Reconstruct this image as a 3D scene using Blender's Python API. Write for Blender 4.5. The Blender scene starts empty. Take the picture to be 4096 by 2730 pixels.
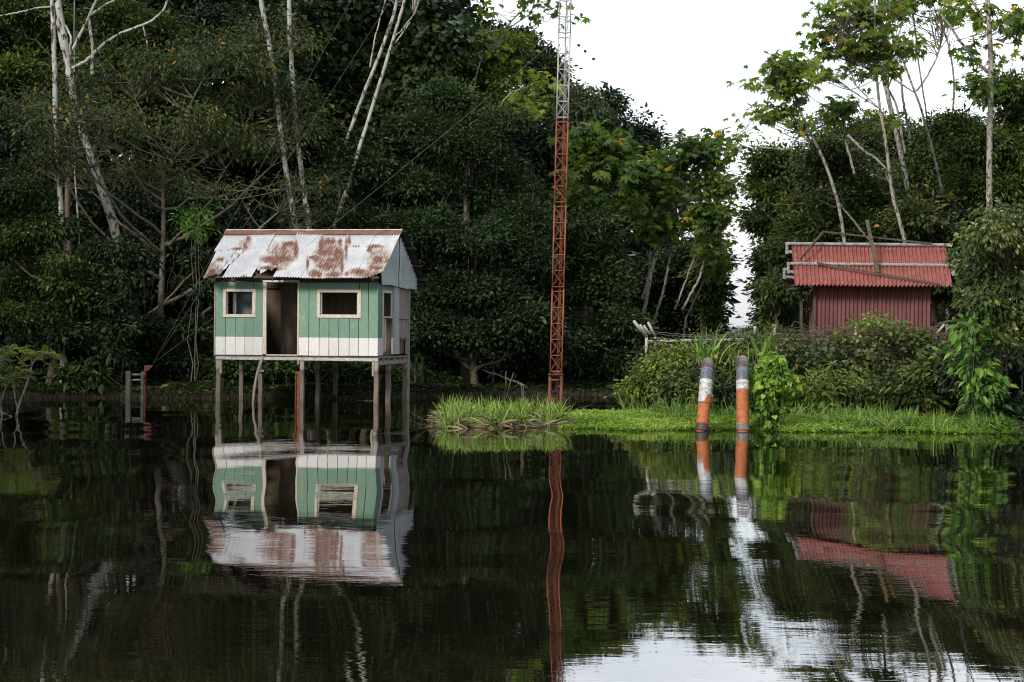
import bpy, math, random
import numpy as np
from mathutils import Vector, Matrix
rng = np.random.default_rng(7)
random.seed(7)
R = math.radians
scene = bpy.context.scene
COL = scene.collection

# ------------------------------------------------------------------ camera
# lens 75 mm on a 36 mm sensor; the photograph is 4096 px wide -> focal length 8533 px
F, CX, YH, H = 8533.0, 2048.0, 1295.0, 2.0
cam_d = bpy.data.cameras.new('camera')
cam_d.lens = 75.0
cam_d.sensor_width = 36.0
cam_d.shift_y = (YH - 1365.0) / 4096.0
cam_d.clip_start = 0.2
cam_d.clip_end = 5000
cam = bpy.data.objects.new('camera', cam_d)
cam.location = (0, 0, H)
ROLL = R(0.5)                            # the photograph hangs slightly to the right
cam.rotation_euler = (Matrix.Rotation(R(90), 3, 'X') @ Matrix.Rotation(ROLL, 3, 'Z')).to_euler()
COL.objects.link(cam)
scene.camera = cam

# ------------------------------------------------------------------ world, sun, exposure
SUN_EL, SUN_AZ = R(33), R(214)          # azimuth clockwise from +Y: behind and left of the camera
world = bpy.data.worlds.new("World")
scene.world = world
world.use_nodes = True
nt = world.node_tree
for n in list(nt.nodes): nt.nodes.remove(n)
out = nt.nodes.new('ShaderNodeOutputWorld')
bg = nt.nodes.new('ShaderNodeBackground'); bg.inputs['Strength'].default_value = 0.12
sky = nt.nodes.new('ShaderNodeTexSky'); sky.sky_type = 'NISHITA'; sky.sun_disc = False
sky.sun_elevation = SUN_EL; sky.sun_rotation = SUN_AZ
sky.air_density = 1.0; sky.dust_density = 2.0; sky.ozone_density = 1.0
tc = nt.nodes.new('ShaderNodeTexCoord')
mp = nt.nodes.new('ShaderNodeMapping'); mp.inputs['Scale'].default_value = (1.6, 1.6, 5.0)
mp.inputs['Location'].default_value = (0.3, 0.1, 0.12)
nz = nt.nodes.new('ShaderNodeTexNoise'); nz.inputs['Scale'].default_value = 1.9
nz.inputs['Detail'].default_value = 6; nz.inputs['Roughness'].default_value = 0.55
cr = nt.nodes.new('ShaderNodeValToRGB')
cr.color_ramp.elements[0].position = 0.36; cr.color_ramp.elements[0].color = (0.3, 0.3, 0.3, 1)
cr.color_ramp.elements[1].position = 0.62; cr.color_ramp.elements[1].color = (1, 1, 1, 1)
cl = nt.nodes.new('ShaderNodeMix'); cl.data_type = 'RGBA'
CLOUD = nt.nodes.new('ShaderNodeRGB'); CLOUD.outputs[0].default_value = (8.6, 8.7, 9.0, 1)
nt.links.new(tc.outputs['Generated'], mp.inputs['Vector'])
nt.links.new(mp.outputs[0], nz.inputs['Vector'])
nt.links.new(nz.outputs['Fac'], cr.inputs['Fac'])
nt.links.new(cr.outputs['Color'], cl.inputs['Factor'])
nt.links.new(sky.outputs['Color'], cl.inputs['A'])
# the overcast is brighter on the side the camera faces
dt = nt.nodes.new('ShaderNodeVectorMath'); dt.operation = 'DOT_PRODUCT'; dt.inputs[1].default_value = (.08, .76, .645)
mr = nt.nodes.new('ShaderNodeMapRange'); mr.inputs['From Min'].default_value = .77; mr.inputs['From Max'].default_value = .97
mr.inputs['To Min'].default_value = .64; mr.inputs['To Max'].default_value = 3.2
vs = nt.nodes.new('ShaderNodeVectorMath'); vs.operation = 'SCALE'
nt.links.new(tc.outputs['Generated'], dt.inputs[0]); nt.links.new(dt.outputs['Value'], mr.inputs['Value'])
nt.links.new(CLOUD.outputs[0], vs.inputs[0]); nt.links.new(mr.outputs[0], vs.inputs['Scale'])
nt.links.new(vs.outputs[0], cl.inputs['B'])
nt.links.new(cl.outputs['Result'], bg.inputs['Color'])
nt.links.new(bg.outputs[0], out.inputs['Surface'])

sd = bpy.data.lights.new('sun', 'SUN')
sd.energy = 2.6; sd.angle = R(14); sd.color = (1.0, 0.93, 0.82)
sun = bpy.data.objects.new('sun', sd)
dirv = Vector((math.sin(SUN_AZ)*math.cos(SUN_EL), math.cos(SUN_AZ)*math.cos(SUN_EL), math.sin(SUN_EL)))
sun.rotation_euler = dirv.to_track_quat('Z', 'Y').to_euler()
sun.location = dirv * 50
COL.objects.link(sun)
scene.view_settings.view_transform = 'Standard'
scene.view_settings.look = 'None'
scene.view_settings.gamma = 1.0
scene.view_settings.use_curve_mapping = False
scene.view_settings.exposure = 0.46
scene.cycles.filter_width = 1.1
scene.cycles.use_denoising = True
scene.cycles.max_bounces = 7
scene.cycles.transmission_bounces = 2
scene.cycles.transparent_max_bounces = 4

# ------------------------------------------------------------------ helpers
def P(px, py, Y):
    """a point at distance Y metres seen at photograph pixel (px, py)"""
    a, b = px - CX, py - YH
    a, b = a*math.cos(ROLL) + b*math.sin(ROLL), -a*math.sin(ROLL) + b*math.cos(ROLL)
    return np.array([a * Y / F, Y, H - b * Y / F])
def nrm(a):
    a = np.asarray(a, float)
    return a / np.maximum(np.linalg.norm(a, axis=-1, keepdims=True), 1e-9)

class MB:
    """collects polygons and links them as one mesh object"""
    def __init__(s): s.V = []; s.F = []; s.T = []; s.n = 0
    def add(s, v, faces, tint=0.5):
        v = np.asarray(v, float).reshape(-1, 3)
        for f in faces if isinstance(faces, list) and len(faces) and isinstance(faces[0], np.ndarray) else [np.asarray(faces)]:
            s.F.append(f + s.n)
        s.V.append(v)
        t = np.full(len(v), tint, float) if np.isscalar(tint) else np.asarray(tint, float)
        s.T.append(t); s.n += len(v)
    def box(s, c, size, rot=None, tint=0.5):
        sx, sy, sz = np.array(size) / 2
        v = np.array([[x, y, z] for z in (-sz, sz) for y in (-sy, sy) for x in (-sx, sx)])
        if rot is not None: v = v @ np.array(rot).T
        s.add(v + np.array(c), np.array([[0,2,3,1],[4,5,7,6],[0,1,5,4],[2,6,7,3],[0,4,6,2],[1,3,7,5]]), tint)
    def bx(s, x0, x1, y0, y1, z0, z1, tint=0.5):
        s.box(((x0+x1)/2, (y0+y1)/2, (z0+z1)/2), (abs(x1-x0), abs(y1-y0), abs(z1-z0)), None, tint)
    def beam(s, p0, p1, w, h, up=(0, 0, 1), tint=0.5):
        p0 = np.array(p0, float); p1 = np.array(p1, float)
        d = nrm(p1 - p0); up = np.array(up, float)
        if abs(d @ up) > .95: up = np.array([0, 1., 0])
        a = nrm(np.cross(d, up)); b = np.cross(a, d)
        s.box((p0+p1)/2, (w, np.linalg.norm(p1-p0), h), np.stack([a, d, b], 1), tint)
    def tube(s, pts, rad, n=7, cap=True, tint=0.5):
        pts = np.asarray(pts, float); m = len(pts)
        rad = np.full(m, rad, float) if np.isscalar(rad) else np.asarray(rad, float)
        t = np.gradient(pts, axis=0); t = nrm(t)
        ref = np.array([0.13, 0.21, 1.0]) if abs(t[0][2]) < .9 else np.array([1.0, .2, .1])
        a = nrm(np.cross(t, ref)); b = np.cross(t, a)
        ang = np.linspace(0, 2*np.pi, n, endpoint=False)
        ring = pts[:, None] + rad[:, None, None]*(np.cos(ang)[None, :, None]*a[:, None] + np.sin(ang)[None, :, None]*b[:, None])
        v = ring.reshape(-1, 3)
        i = np.arange(m-1)[:, None]*n; j = np.arange(n)[None]
        q = np.stack([i+j, i+(j+1) % n, i+n+(j+1) % n, i+n+j], -1).reshape(-1, 4)
        fs = [q]
        if cap: fs += [np.arange(n)[::-1][None], (np.arange(n)+(m-1)*n)[None]]
        s.add(v, fs, tint)
    def grid(s, pts, tint=0.5):
        pts = np.asarray(pts, float); a, b = pts.shape[:2]
        i = np.arange(a-1)[:, None]*b; j = np.arange(b-1)[None]
        q = np.stack([i+j, i+j+1, i+b+j+1, i+b+j], -1).reshape(-1, 4)
        s.add(pts.reshape(-1, 3), [q], tint if np.isscalar(tint) else np.asarray(tint).reshape(-1))
    def inst(s, tpl, Pn, D, N, S, tint, W=None):
        """copies of a template (verts, faces) at points Pn, its y along D, its z along N, scaled by S"""
        tv, tf = tpl
        D = nrm(D); X = nrm(np.cross(D, N)); N = np.cross(X, D)
        S = np.broadcast_to(np.asarray(S, float), (len(Pn),))
        W = S if W is None else np.broadcast_to(np.asarray(W, float), (len(Pn),))
        v = (tv[None, :, 0, None]*X[:, None]*W[:, None, None] + tv[None, :, 1, None]*D[:, None]*S[:, None, None]
             + tv[None, :, 2, None]*N[:, None]*S[:, None, None] + Pn[:, None])
        k = len(tv); off = np.arange(len(Pn))[:, None, None]*k
        fs = [(np.asarray(f)[None] + off).reshape(-1, np.asarray(f).shape[1]) for f in tf]
        tint = np.broadcast_to(np.asarray(tint, float), (len(Pn),))
        s.add(v.reshape(-1, 3), fs, np.repeat(tint, k))
    def split(s, name, mat, parent=None, smooth=False):
        """every piece that was added becomes an object of its own"""
        offs = np.cumsum([0]+[len(v) for v in s.V]); out = []
        for i, v in enumerate(s.V):
            m = MB(); fs = [f-offs[i] for f in s.F if offs[i] <= f.min() < offs[i+1]]
            m.add(v, fs, s.T[i]); out.append(m.build(name, mat, parent, smooth))
        return out
    def build(s, name, mat, parent=None, smooth=False):
        V = np.concatenate(s.V).astype(np.float32)
        sizes = np.concatenate([np.full(len(f), f.shape[1]) for f in s.F])
        loops = np.concatenate([f.reshape(-1) for f in s.F]).astype(np.int32)
        me = bpy.data.meshes.new(name)
        me.vertices.add(len(V)); me.vertices.foreach_set('co', V.reshape(-1))
        me.loops.add(len(loops)); me.loops.foreach_set('vertex_index', loops)
        me.polygons.add(len(sizes))
        st = np.zeros(len(sizes), np.int32); st[1:] = np.cumsum(sizes)[:-1]
        me.polygons.foreach_set('loop_start', st)
        try: me.polygons.foreach_set('loop_total', sizes.astype(np.int32))
        except Exception: pass
        at = me.attributes.new('tint', 'FLOAT', 'POINT')
        at.data.foreach_set('value', np.concatenate(s.T).astype(np.float32))
        me.polygons.foreach_set('use_smooth', np.full(len(sizes), bool(smooth)))
        me.update(calc_edges=True)
        me.materials.append(mat)
        o = bpy.data.objects.new(name, me); COL.objects.link(o)
        if parent is not None: o.parent = parent
        return o

def tag(o, label=None, cat=None, group=None, kind=None):
    if label: o['label'] = label
    if cat: o['category'] = cat
    if group: o['group'] = group
    if kind: o['kind'] = kind
    return o
def thing(name, label, cat, loc=(0, 0, 0), rz=0, group=None):
    o = bpy.data.objects.new(name, None); COL.objects.link(o)
    o.empty_display_size = .3
    o.location = tuple(float(c) for c in loc); o.rotation_euler = (0, 0, rz)
    return tag(o, label, cat, group)

# ---- leaf shapes: x width, y length, z normal
def T(v, *f): return (np.array(v, float), [np.array(q) for q in f])
LEAF = T([(0,0,0),(.24,.28,.06),(.2,.66,.03),(0,1,-.10),(-.2,.66,.03),(-.24,.28,.06)], [(0,1,2,3),(0,3,4,5)])
SLIM = T([(0,0,0),(.13,.25,.03),(.12,.62,.0),(0,1,-.16),(-.12,.62,.0),(-.13,.25,.03)], [(0,1,2,3),(0,3,4,5)])
DIAM = T([(0,0,0),(.27,.45,.06),(0,1,-.05),(-.27,.45,.06)], [(0,1,2),(0,2,3)])
HEART = T([(0,.12,0),(.16,0,.02),(.42,.1,.07),(.46,.38,.06),(.25,.72,0),(0,1.05,-.12),(-.25,.72,0),(-.46,.38,.06),(-.42,.1,.07),(-.16,0,.02)],
          [(0,1,2,3),(0,3,4,5),(0,5,6,7),(0,7,8,9)])
def lobed(n=7, span=300, notch=.42, droop=.28, stalk=.0):
    v = [(0, 0, .03)]; fs = []
    for i in range(2*n+1):
        a = R(-span/2 + span*i/(2*n)) if True else 0
        tip = i % 2 == 1
        r = (1.0 - .25*abs(i-n)/n) if tip else notch
        if i in (0, 2*n): r = .18
        v.append((r*math.sin(a), r*math.cos(a), -droop*r*r))
        if i: fs.append((0, i, i+1))
    return T(v, [f for f in fs])
PALM7 = lobed(7, 300, .52, .34)
PALM5 = lobed(5, 270, .50, .32)
def frond(n=11, w=.26, lw=.055, bend=-.35):
    v = []; f = []
    for i in range(n):
        t = .12 + .88*i/(n-1); y = t; z = bend*t*t
        L = w*math.sin(math.pi*min(.96, .12+t*.84))**.7 + .02
        for sg in (-1, 1):
            b = len(v)
            v += [(0, y, z), (sg*L*.5, y+.05+lw, z-.02), (sg*L, y+.09, z-.07), (sg*L*.5, y+.02-lw*.4, z-.02)]
            f.append((b, b+1, b+2, b+3) if sg < 0 else (b, b+3, b+2, b+1))
    b = len(v); v += [(-.012,0,0),(.012,0,0),(.006,1,bend),(-.006,1,bend)]; f.append((b, b+1, b+2, b+3))
    b = len(v); v += [(-.008,.5,bend*.25),(.008,.5,bend*.25),(.006,1,bend),(-.006,1,bend)]; f.append((b, b+1, b+2, b+3))
    return T(v, f)
FROND = frond()
def blade(bend, w=.03, n=4, fold=.0):
    v = []; f = []
    for i in range(n+1):
        t = i/n; a = bend*t
        y = math.sin(a)/max(bend, .01) if bend > .01 else 0.0
        z = math.sin(bend*t)/bend*1.0 if bend > .01 else t
        yy = (1-math.cos(bend*t))/bend if bend > .01 else 0
        ww = w*(1-.25*(1-t))*(1-t**2.2) + .0015
        v += [(-ww, yy, z), (ww, yy, z)]
        if i: b = 2*i; f.append((b-2, b-1, b+1, b))
    return T(v, f)
BLADES = [blade(b, .028) for b in (.25, .7, 1.2, 1.8, 2.3)]
SHORTB = [blade(b, .07, 3) for b in (.4, 1.0, 1.7, 2.4)]

def grass(mb, Pn, L, tpls, tint, lean=.25):
    """blades standing at points Pn with length L"""
    k = rng.integers(0, len(tpls), len(Pn))
    az = rng.uniform(0, 2*np.pi, len(Pn))
    for i, t in enumerate(tpls):
        m = k == i
        if not m.any(): continue
        n = m.sum()
        D = np.stack([np.cos(az[m]), np.sin(az[m]), rng.normal(0, .1, n)], 1)
        N = np.array([0, 0, 1.]) + rng.normal(0, lean, (n, 3))
        mb.inst(t, Pn[m], D, N, L[m], tint[m])

# ------------------------------------------------------------------ materials
def newmat(name):
    m = bpy.data.materials.new(name); m.use_nodes = True
    n = m.node_tree; b = n.nodes['Principled BSDF']
    return m, n, b
def N(nt, t, **kw):
    n = nt.nodes.new(t)
    for k, v in kw.items():
        if k in n.inputs: n.inputs[k].default_value = v
        else: setattr(n, k, v)
    return n
def ramp(nt, stops, fac=None, interp='LINEAR'):
    r = nt.nodes.new('ShaderNodeValToRGB'); e = r.color_ramp.elements
    r.color_ramp.interpolation = interp
    while len(e) < len(stops): e.new(.5)
    for el, (p, c) in zip(e, stops):
        el.position = p; el.color = (*c, 1) if len(c) == 3 else c
    if fac is not None: nt.links.new(fac, r.inputs['Fac'])
    return r
def mixc(nt, a, b, fac, mode='MIX'):
    m = nt.nodes.new('ShaderNodeMix'); m.data_type = 'RGBA'; m.blend_type = mode
    for s, k in ((fac, 'Factor'), (a, 'A'), (b, 'B')):
        if isinstance(s, (int, float)): m.inputs[k].default_value = s
        elif isinstance(s, tuple): m.inputs[k].default_value = (*s, 1)
        else: nt.links.new(s, m.inputs[k])
    return m.outputs['Result']
def noise(nt, scale, detail=4, rough=.55, sc=(1, 1, 1), coord='Object'):
    t = nt.nodes.new('ShaderNodeTexCoord'); m = nt.nodes.new('ShaderNodeMapping')
    m.inputs['Scale'].default_value = sc
    z = N(nt, 'ShaderNodeTexNoise', Scale=scale, Detail=detail, Roughness=rough)
    nt.links.new(t.outputs[coord], m.inputs[0]); nt.links.new(m.outputs[0], z.inputs['Vector'])
    return z.outputs['Fac']
def bump(nt, b, h, strength=.3, dist=.01):
    n = N(nt, 'ShaderNodeBump', Strength=strength, Distance=dist)
    nt.links.new(h, n.inputs['Height']); nt.links.new(n.outputs[0], b.inputs['Normal'])
def tintattr(nt, name='tint'):
    a = nt.nodes.new('ShaderNodeAttribute'); a.attribute_name = name
    return a.outputs['Fac']
def leaf_mat(name, stops, rough=.5, trans=.3, spec=.28):
    m, nt, b = newmat(name)
    r = ramp(nt, stops, tintattr(nt))
    nt.links.new(r.outputs[0], b.inputs['Base Color'])
    b.inputs['Roughness'].default_value = rough
    b.inputs['Specular IOR Level'].default_value = spec
    t = nt.nodes.new('ShaderNodeBsdfTranslucent')
    c = mixc(nt, r.outputs[0], (1.15, 1.2, .45), 1.0, 'MULTIPLY')
    nt.links.new(c, t.inputs['Color'])
    mx = N(nt, 'ShaderNodeMixShader', Fac=trans)
    nt.links.new(b.outputs[0], mx.inputs[1]); nt.links.new(t.outputs[0], mx.inputs[2])
    nt.links.new(mx.outputs[0], nt.nodes['Material Output'].inputs['Surface'])
    return m
def flat_noise_mat(name, c0, c1, scale=8, rough=.8, sc=(1, 1, 1), metallic=0, bs=.3, bd=.01, detail=5):
    m, nt, b = newmat(name)
    f = noise(nt, scale, detail, .6, sc)
    nt.links.new(ramp(nt, [(.3, c0), (.7, c1)], f).outputs[0], b.inputs['Base Color'])
    b.inputs['Roughness'].default_value = rough; b.inputs['Metallic'].default_value = metallic
    bump(nt, b, f, bs, bd)
    return m
M = {}
G = lambda *c: tuple(c)
M['leaf_dark'] = leaf_mat('dark_leaf', [(0, (.006,.013,.007)), (.5, (.020,.041,.017)), (.8, (.046,.084,.030)), (.95, (.07,.11,.03)), (1, (.14,.17,.05))], trans=.22)
M['leaf_mid'] = leaf_mat('mid_green_leaf', [(0, (.010,.021,.006)), (.5, (.036,.068,.017)), (.8, (.085,.138,.030)), (.96, (.17,.21,.05)), (1, (.3,.22,.05))])
M['leaf_olive'] = leaf_mat('olive_leaf', [(0, (.014,.021,.009)), (.5, (.036,.060,.022)), (.8, (.078,.118,.040)), (.93, (.11,.125,.04)), (.96, (.38,.22,.04)), (1, (.42,.2,.04))])
M['leaf_bright'] = leaf_mat('bright_leaf', [(0, (.03,.07,.015)), (.5, (.07,.16,.028)), (.85, (.13,.25,.04)), (1, (.22,.32,.05))])
M['leaf_yellow'] = leaf_mat('yellow_green_leaf', [(0, (.04,.07,.015)), (.5, (.10,.16,.03)), (.85, (.20,.27,.05)), (1, (.32,.34,.07))])
M['leaf_lobed'] = leaf_mat('lobed_leaf', [(0, (.03,.065,.02)), (.5, (.085,.15,.03)), (.85, (.19,.26,.045)), (.96, (.28,.32,.06)), (.97, (.5,.33,.03)), (1, (.5,.3,.03))], trans=.5)
M['leaf_young'] = leaf_mat('glossy_leaf_with_young_tips', [(0, (.03,.055,.018)), (.5, (.07,.11,.03)), (.75, (.20,.24,.055)), (.9, (.33,.30,.08)), (1, (.42,.24,.12))], rough=.32)
M['leaf_heart'] = leaf_mat('heart_leaf', [(0, (.05,.12,.018)), (.5, (.13,.24,.03)), (.85, (.26,.39,.055)), (.96, (.34,.42,.06)), (1, (.6,.3,.03))], rough=.45, trans=.3)
M['grass'] = leaf_mat('grass_blade', [(0, (.06,.12,.025)), (.4, (.14,.25,.045)), (.7, (.27,.38,.09)), (.88, (.42,.44,.17)), (1, (.48,.42,.25))], rough=.5)
M['mat_green'] = leaf_mat('floating_plant', [(0, (.04,.09,.013)), (.35, (.12,.23,.026)), (.8, (.28,.41,.06)), (1, (.38,.46,.12))], rough=.5)
M['dry_grass'] = leaf_mat('dry_bank_grass', [(0, (.012,.012,.007)), (.4, (.03,.026,.015)), (.65, (.05,.042,.024)), (.8, (.03,.05,.016)), (1, (.05,.09,.024))], rough=.8, trans=.1, spec=.2)
M['straw'] = leaf_mat('dry_stalk', [(0, (.05,.04,.025)), (.5, (.12,.10,.06)), (1, (.26,.22,.14))], rough=.8, trans=.05, spec=.2)
M['vine_dry'] = leaf_mat('dry_vine', [(0, (.035,.028,.018)), (.5, (.075,.06,.036)), (1, (.18,.15,.09))], rough=.85, trans=.0, spec=.2)

def bark(name, base, dark, spot, sc=14, thr=.56, zs=.45):
    m, nt, b = newmat(name)
    f = noise(nt, sc, 5, .65, (1, 1, zs)); g = noise(nt, sc*.3, 3, .6, (1, 1, .7)); h = noise(nt, sc*4, 3, .6)
    c = mixc(nt, base, dark, ramp(nt, [(.35, (0,0,0)), (.7, (.8,.8,.8))], g).outputs[0])
    c = mixc(nt, c, spot, ramp(nt, [(thr, (0,0,0)), (thr+.05, (1,1,1))], f).outputs[0])
    c = mixc(nt, c, (.7,.7,.7), ramp(nt, [(.3, (0,0,0)), (.7, (.5,.5,.5))], h).outputs[0], 'MULTIPLY')
    nt.links.new(c, b.inputs['Base Color']); b.inputs['Roughness'].default_value = .85
    bump(nt, b, f, .4, .01)
    return m
M['bark_pale'] = bark('pale_blotched_bark', (.50,.50,.47), (.26,.25,.22), (.04,.035,.028), 9, .53)
M['bark_grey'] = bark('grey_lichen_bark', (.36,.35,.31), (.16,.15,.12), (.06,.055,.04), 15, .52)
M['bark_brown'] = bark('brown_bark', (.14,.115,.08), (.08,.065,.045), (.035,.03,.02), 16, .55)
M['twig'] = flat_noise_mat('twig_bark', (.07,.06,.045), (.20,.18,.14), 9, .85)
M['soil'] = flat_noise_mat('damp_soil', (.016,.012,.008), (.045,.034,.022), 2.5, .9, bs=.6, bd=.03)
# ------------------------------------------------------------------ ground and water
def smooth(e0, e1, x):
    t = np.clip((x-e0)/(e1-e0), 0, 1); return t*t*(3-2*t)
def land(x, y):
    sl = np.interp(x, [-30, -9, -4, -2, 1.5, 5, 12, 40], [53.5, 54.3, 55.6, 57.5, 59.5, 60.5, 60, 60]) + .25*np.sin(x*1.7) + .2*np.sin(x*.6+1)
    a = y - sl
    b = np.minimum(y - (44.2 + .25*np.sin(x*1.3)), (x - (3.4 + .2*np.sin(y)))*1.0)
    c = np.minimum(y - 40.3, x - 9.2)
    return np.maximum(np.maximum(a, b), c)
def hgt(x, y):
    d = land(x, y)
    h = np.where(d > 0, .10*(1-np.exp(-d*3)) + .05*np.minimum(d, 12) + .05*np.sin(x*2.1)*np.sin(y*1.7), -1.6*(1-np.exp(d*.8)) - .02)
    return h
xs = np.concatenate([np.linspace(-900, -40, 12), np.arange(-30, 30.1, .3), np.linspace(40, 900, 12)])
ys = np.concatenate([np.linspace(-900, 20, 14), np.arange(38, 66, .25), np.linspace(70, 1500, 18)])
X, Y = np.meshgrid(xs, ys)
mb = MB(); mb.grid(np.stack([X, Y, hgt(X, Y)], -1))
tag(mb.build('ground', M['soil'], smooth=True), kind='structure')

def water_mat():
    m, nt, b = newmat('dark_still_water')
    b.inputs['Base Color'].default_value = (.004, .003, .002, 1)
    b.inputs['Roughness'].default_value = .0
    b.inputs['IOR'].default_value = 1.42
    t = nt.nodes.new('ShaderNodeTexCoord')
    def wv(sx, sy, scale, detail, amp):
        mp = nt.nodes.new('ShaderNodeMapping'); mp.inputs['Scale'].default_value = (sx, sy, 1)
        nt.links.new(t.outputs['Object'], mp.inputs[0])
        z = N(nt, 'ShaderNodeTexNoise', Scale=scale, Detail=detail, Roughness=.5)
        nt.links.new(mp.outputs[0], z.inputs['Vector'])
        k = nt.nodes.new('ShaderNodeMath'); k.operation = 'MULTIPLY'; k.inputs[1].default_value = amp
        nt.links.new(z.outputs['Fac'], k.inputs[0]); return k.outputs[0]
    def add(a, c):
        k = nt.nodes.new('ShaderNodeMath'); k.operation = 'ADD'
        nt.links.new(a, k.inputs[0]); nt.links.new(c, k.inputs[1]); return k.outputs[0]
    h = add(add(add(wv(.5, .55, .42, 1.0, .030), wv(1.1, .22, .5, 1.0, .042)), wv(.8, 2.2, 1.1, 2.0, .0010)), wv(1.6, 5.0, 2.6, 2.0, .00028))
    # one long low swell crossing the right half of the pond
    sp = nt.nodes.new('ShaderNodeSeparateXYZ'); nt.links.new(t.outputs['Object'], sp.inputs[0])
    def mrange(o, a, b_, c, d):
        m_ = nt.nodes.new('ShaderNodeMapRange'); m_.interpolation_type = 'SMOOTHERSTEP'
        for k_, v_ in (('From Min', a), ('From Max', b_), ('To Min', c), ('To Max', d)): m_.inputs[k_].default_value = v_
        nt.links.new(o, m_.inputs['Value']); return m_.outputs[0]
    sw = nt.nodes.new('ShaderNodeMath'); sw.operation = 'MULTIPLY'
    ob = nt.nodes.new('ShaderNodeMath'); ob.operation = 'MULTIPLY_ADD'; ob.inputs[1].default_value = .8
    nt.links.new(sp.outputs['X'], ob.inputs[0]); nt.links.new(sp.outputs['Y'], ob.inputs[2])
    lin = nt.nodes.new('ShaderNodeMapRange'); lin.inputs['From Min'].default_value = 33.4; lin.inputs['From Max'].default_value = 5.4
    lin.inputs['To Max'].default_value = 2.0; nt.links.new(ob.outputs[0], lin.inputs['Value'])
    sq = nt.nodes.new('ShaderNodeMath'); sq.operation = 'MULTIPLY'; nt.links.new(lin.outputs[0], sq.inputs[0]); nt.links.new(lin.outputs[0], sq.inputs[1])
    s2 = nt.nodes.new('ShaderNodeMath'); s2.operation = 'MULTIPLY'; s2.inputs[1].default_value = .115; nt.links.new(sq.outputs[0], s2.inputs[0])
    nt.links.new(s2.outputs[0], sw.inputs[0]); nt.links.new(mrange(sp.outputs['X'], .2, 4.4, 0, 1), sw.inputs[1])
    h = add(h, sw.outputs[0])
    bump(nt, b, h, 1.0, 1.0)
    return m
M['water'] = water_mat()
mb = MB(); mb.add([(-120, -60, 0), (120, -60, 0), (120, 75, 0), (-120, 75, 0)], np.array([[0, 1, 2, 3]]))
tag(mb.build('water', M['water']), kind='structure')
# ------------------------------------------------------------------ materials for built things
def painted_boards():
    m, nt, b = newmat('green_and_white_painted_boards')
    g = nt.nodes.new('ShaderNodeNewGeometry'); sp = nt.nodes.new('ShaderNodeSeparateXYZ')
    tco = nt.nodes.new('ShaderNodeTexCoord'); nt.links.new(tco.outputs['Object'], sp.inputs[0])
    grain = noise(nt, 8, 6, .6, (9, 9, .5)); blot = noise(nt, 2.2, 4, .6); fine = noise(nt, 26, 4, .6, (1, 1, .35))
    edge = nt.nodes.new('ShaderNodeMath'); edge.operation = 'MULTIPLY_ADD'
    nt.links.new(blot, edge.inputs[0]); edge.inputs[1].default_value = .02; nt.links.new(sp.outputs['Z'], edge.inputs[2])
    st = nt.nodes.new('ShaderNodeMath'); st.operation = 'GREATER_THAN'; nt.links.new(edge.outputs[0], st.inputs[0]); st.inputs[1].default_value = PAINT_Z
    green = ramp(nt, [(.3, (.13,.24,.18)), (.55, (.18,.31,.24)), (.75, (.26,.39,.31))], grain).outputs[0]
    green = mixc(nt, green, (.38,.37,.25), ramp(nt, [(.60, (0,0,0)), (.72, (.75,.75,.75))], blot).outputs[0])
    white = ramp(nt, [(.25, (.60,.60,.60)), (.5, (.74,.74,.75)), (.75, (.82,.82,.84))], grain).outputs[0]
    white = mixc(nt, white, (.36,.33,.29), ramp(nt, [(.56, (0,0,0)), (.72, (.75,.75,.75))], fine).outputs[0])
    # each board a little different
    var = ramp(nt, [(0, (.80,.82,.80)), (1, (1.08,1.06,1.05))], tintattr(nt)).outputs[0]
    c = mixc(nt, white, green, st.outputs[0]); c = mixc(nt, c, var, 1.0, 'MULTIPLY')
    # splashed dirt near the foot and under the windows
    foot = nt.nodes.new('ShaderNodeMapRange'); nt.links.new(sp.outputs['Z'], foot.inputs['Value'])
    foot.inputs['From Min'].default_value = PAINT_Z-.5; foot.inputs['From Max'].default_value = PAINT_Z-.3
    foot.inputs['To Min'].default_value = .05; foot.inputs['To Max'].default_value = 0
    fm = nt.nodes.new('ShaderNodeMath'); fm.operation = 'MULTIPLY'; nt.links.new(foot.outputs[0], fm.inputs[0]); nt.links.new(fine, fm.inputs[1])
    c = mixc(nt, c, (.20,.17,.13), fm.outputs[0])
    nt.links.new(c, b.inputs['Base Color']); b.inputs['Roughness'].default_value = .75
    bump(nt, b, grain, .35, .006)
    return m
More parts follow.
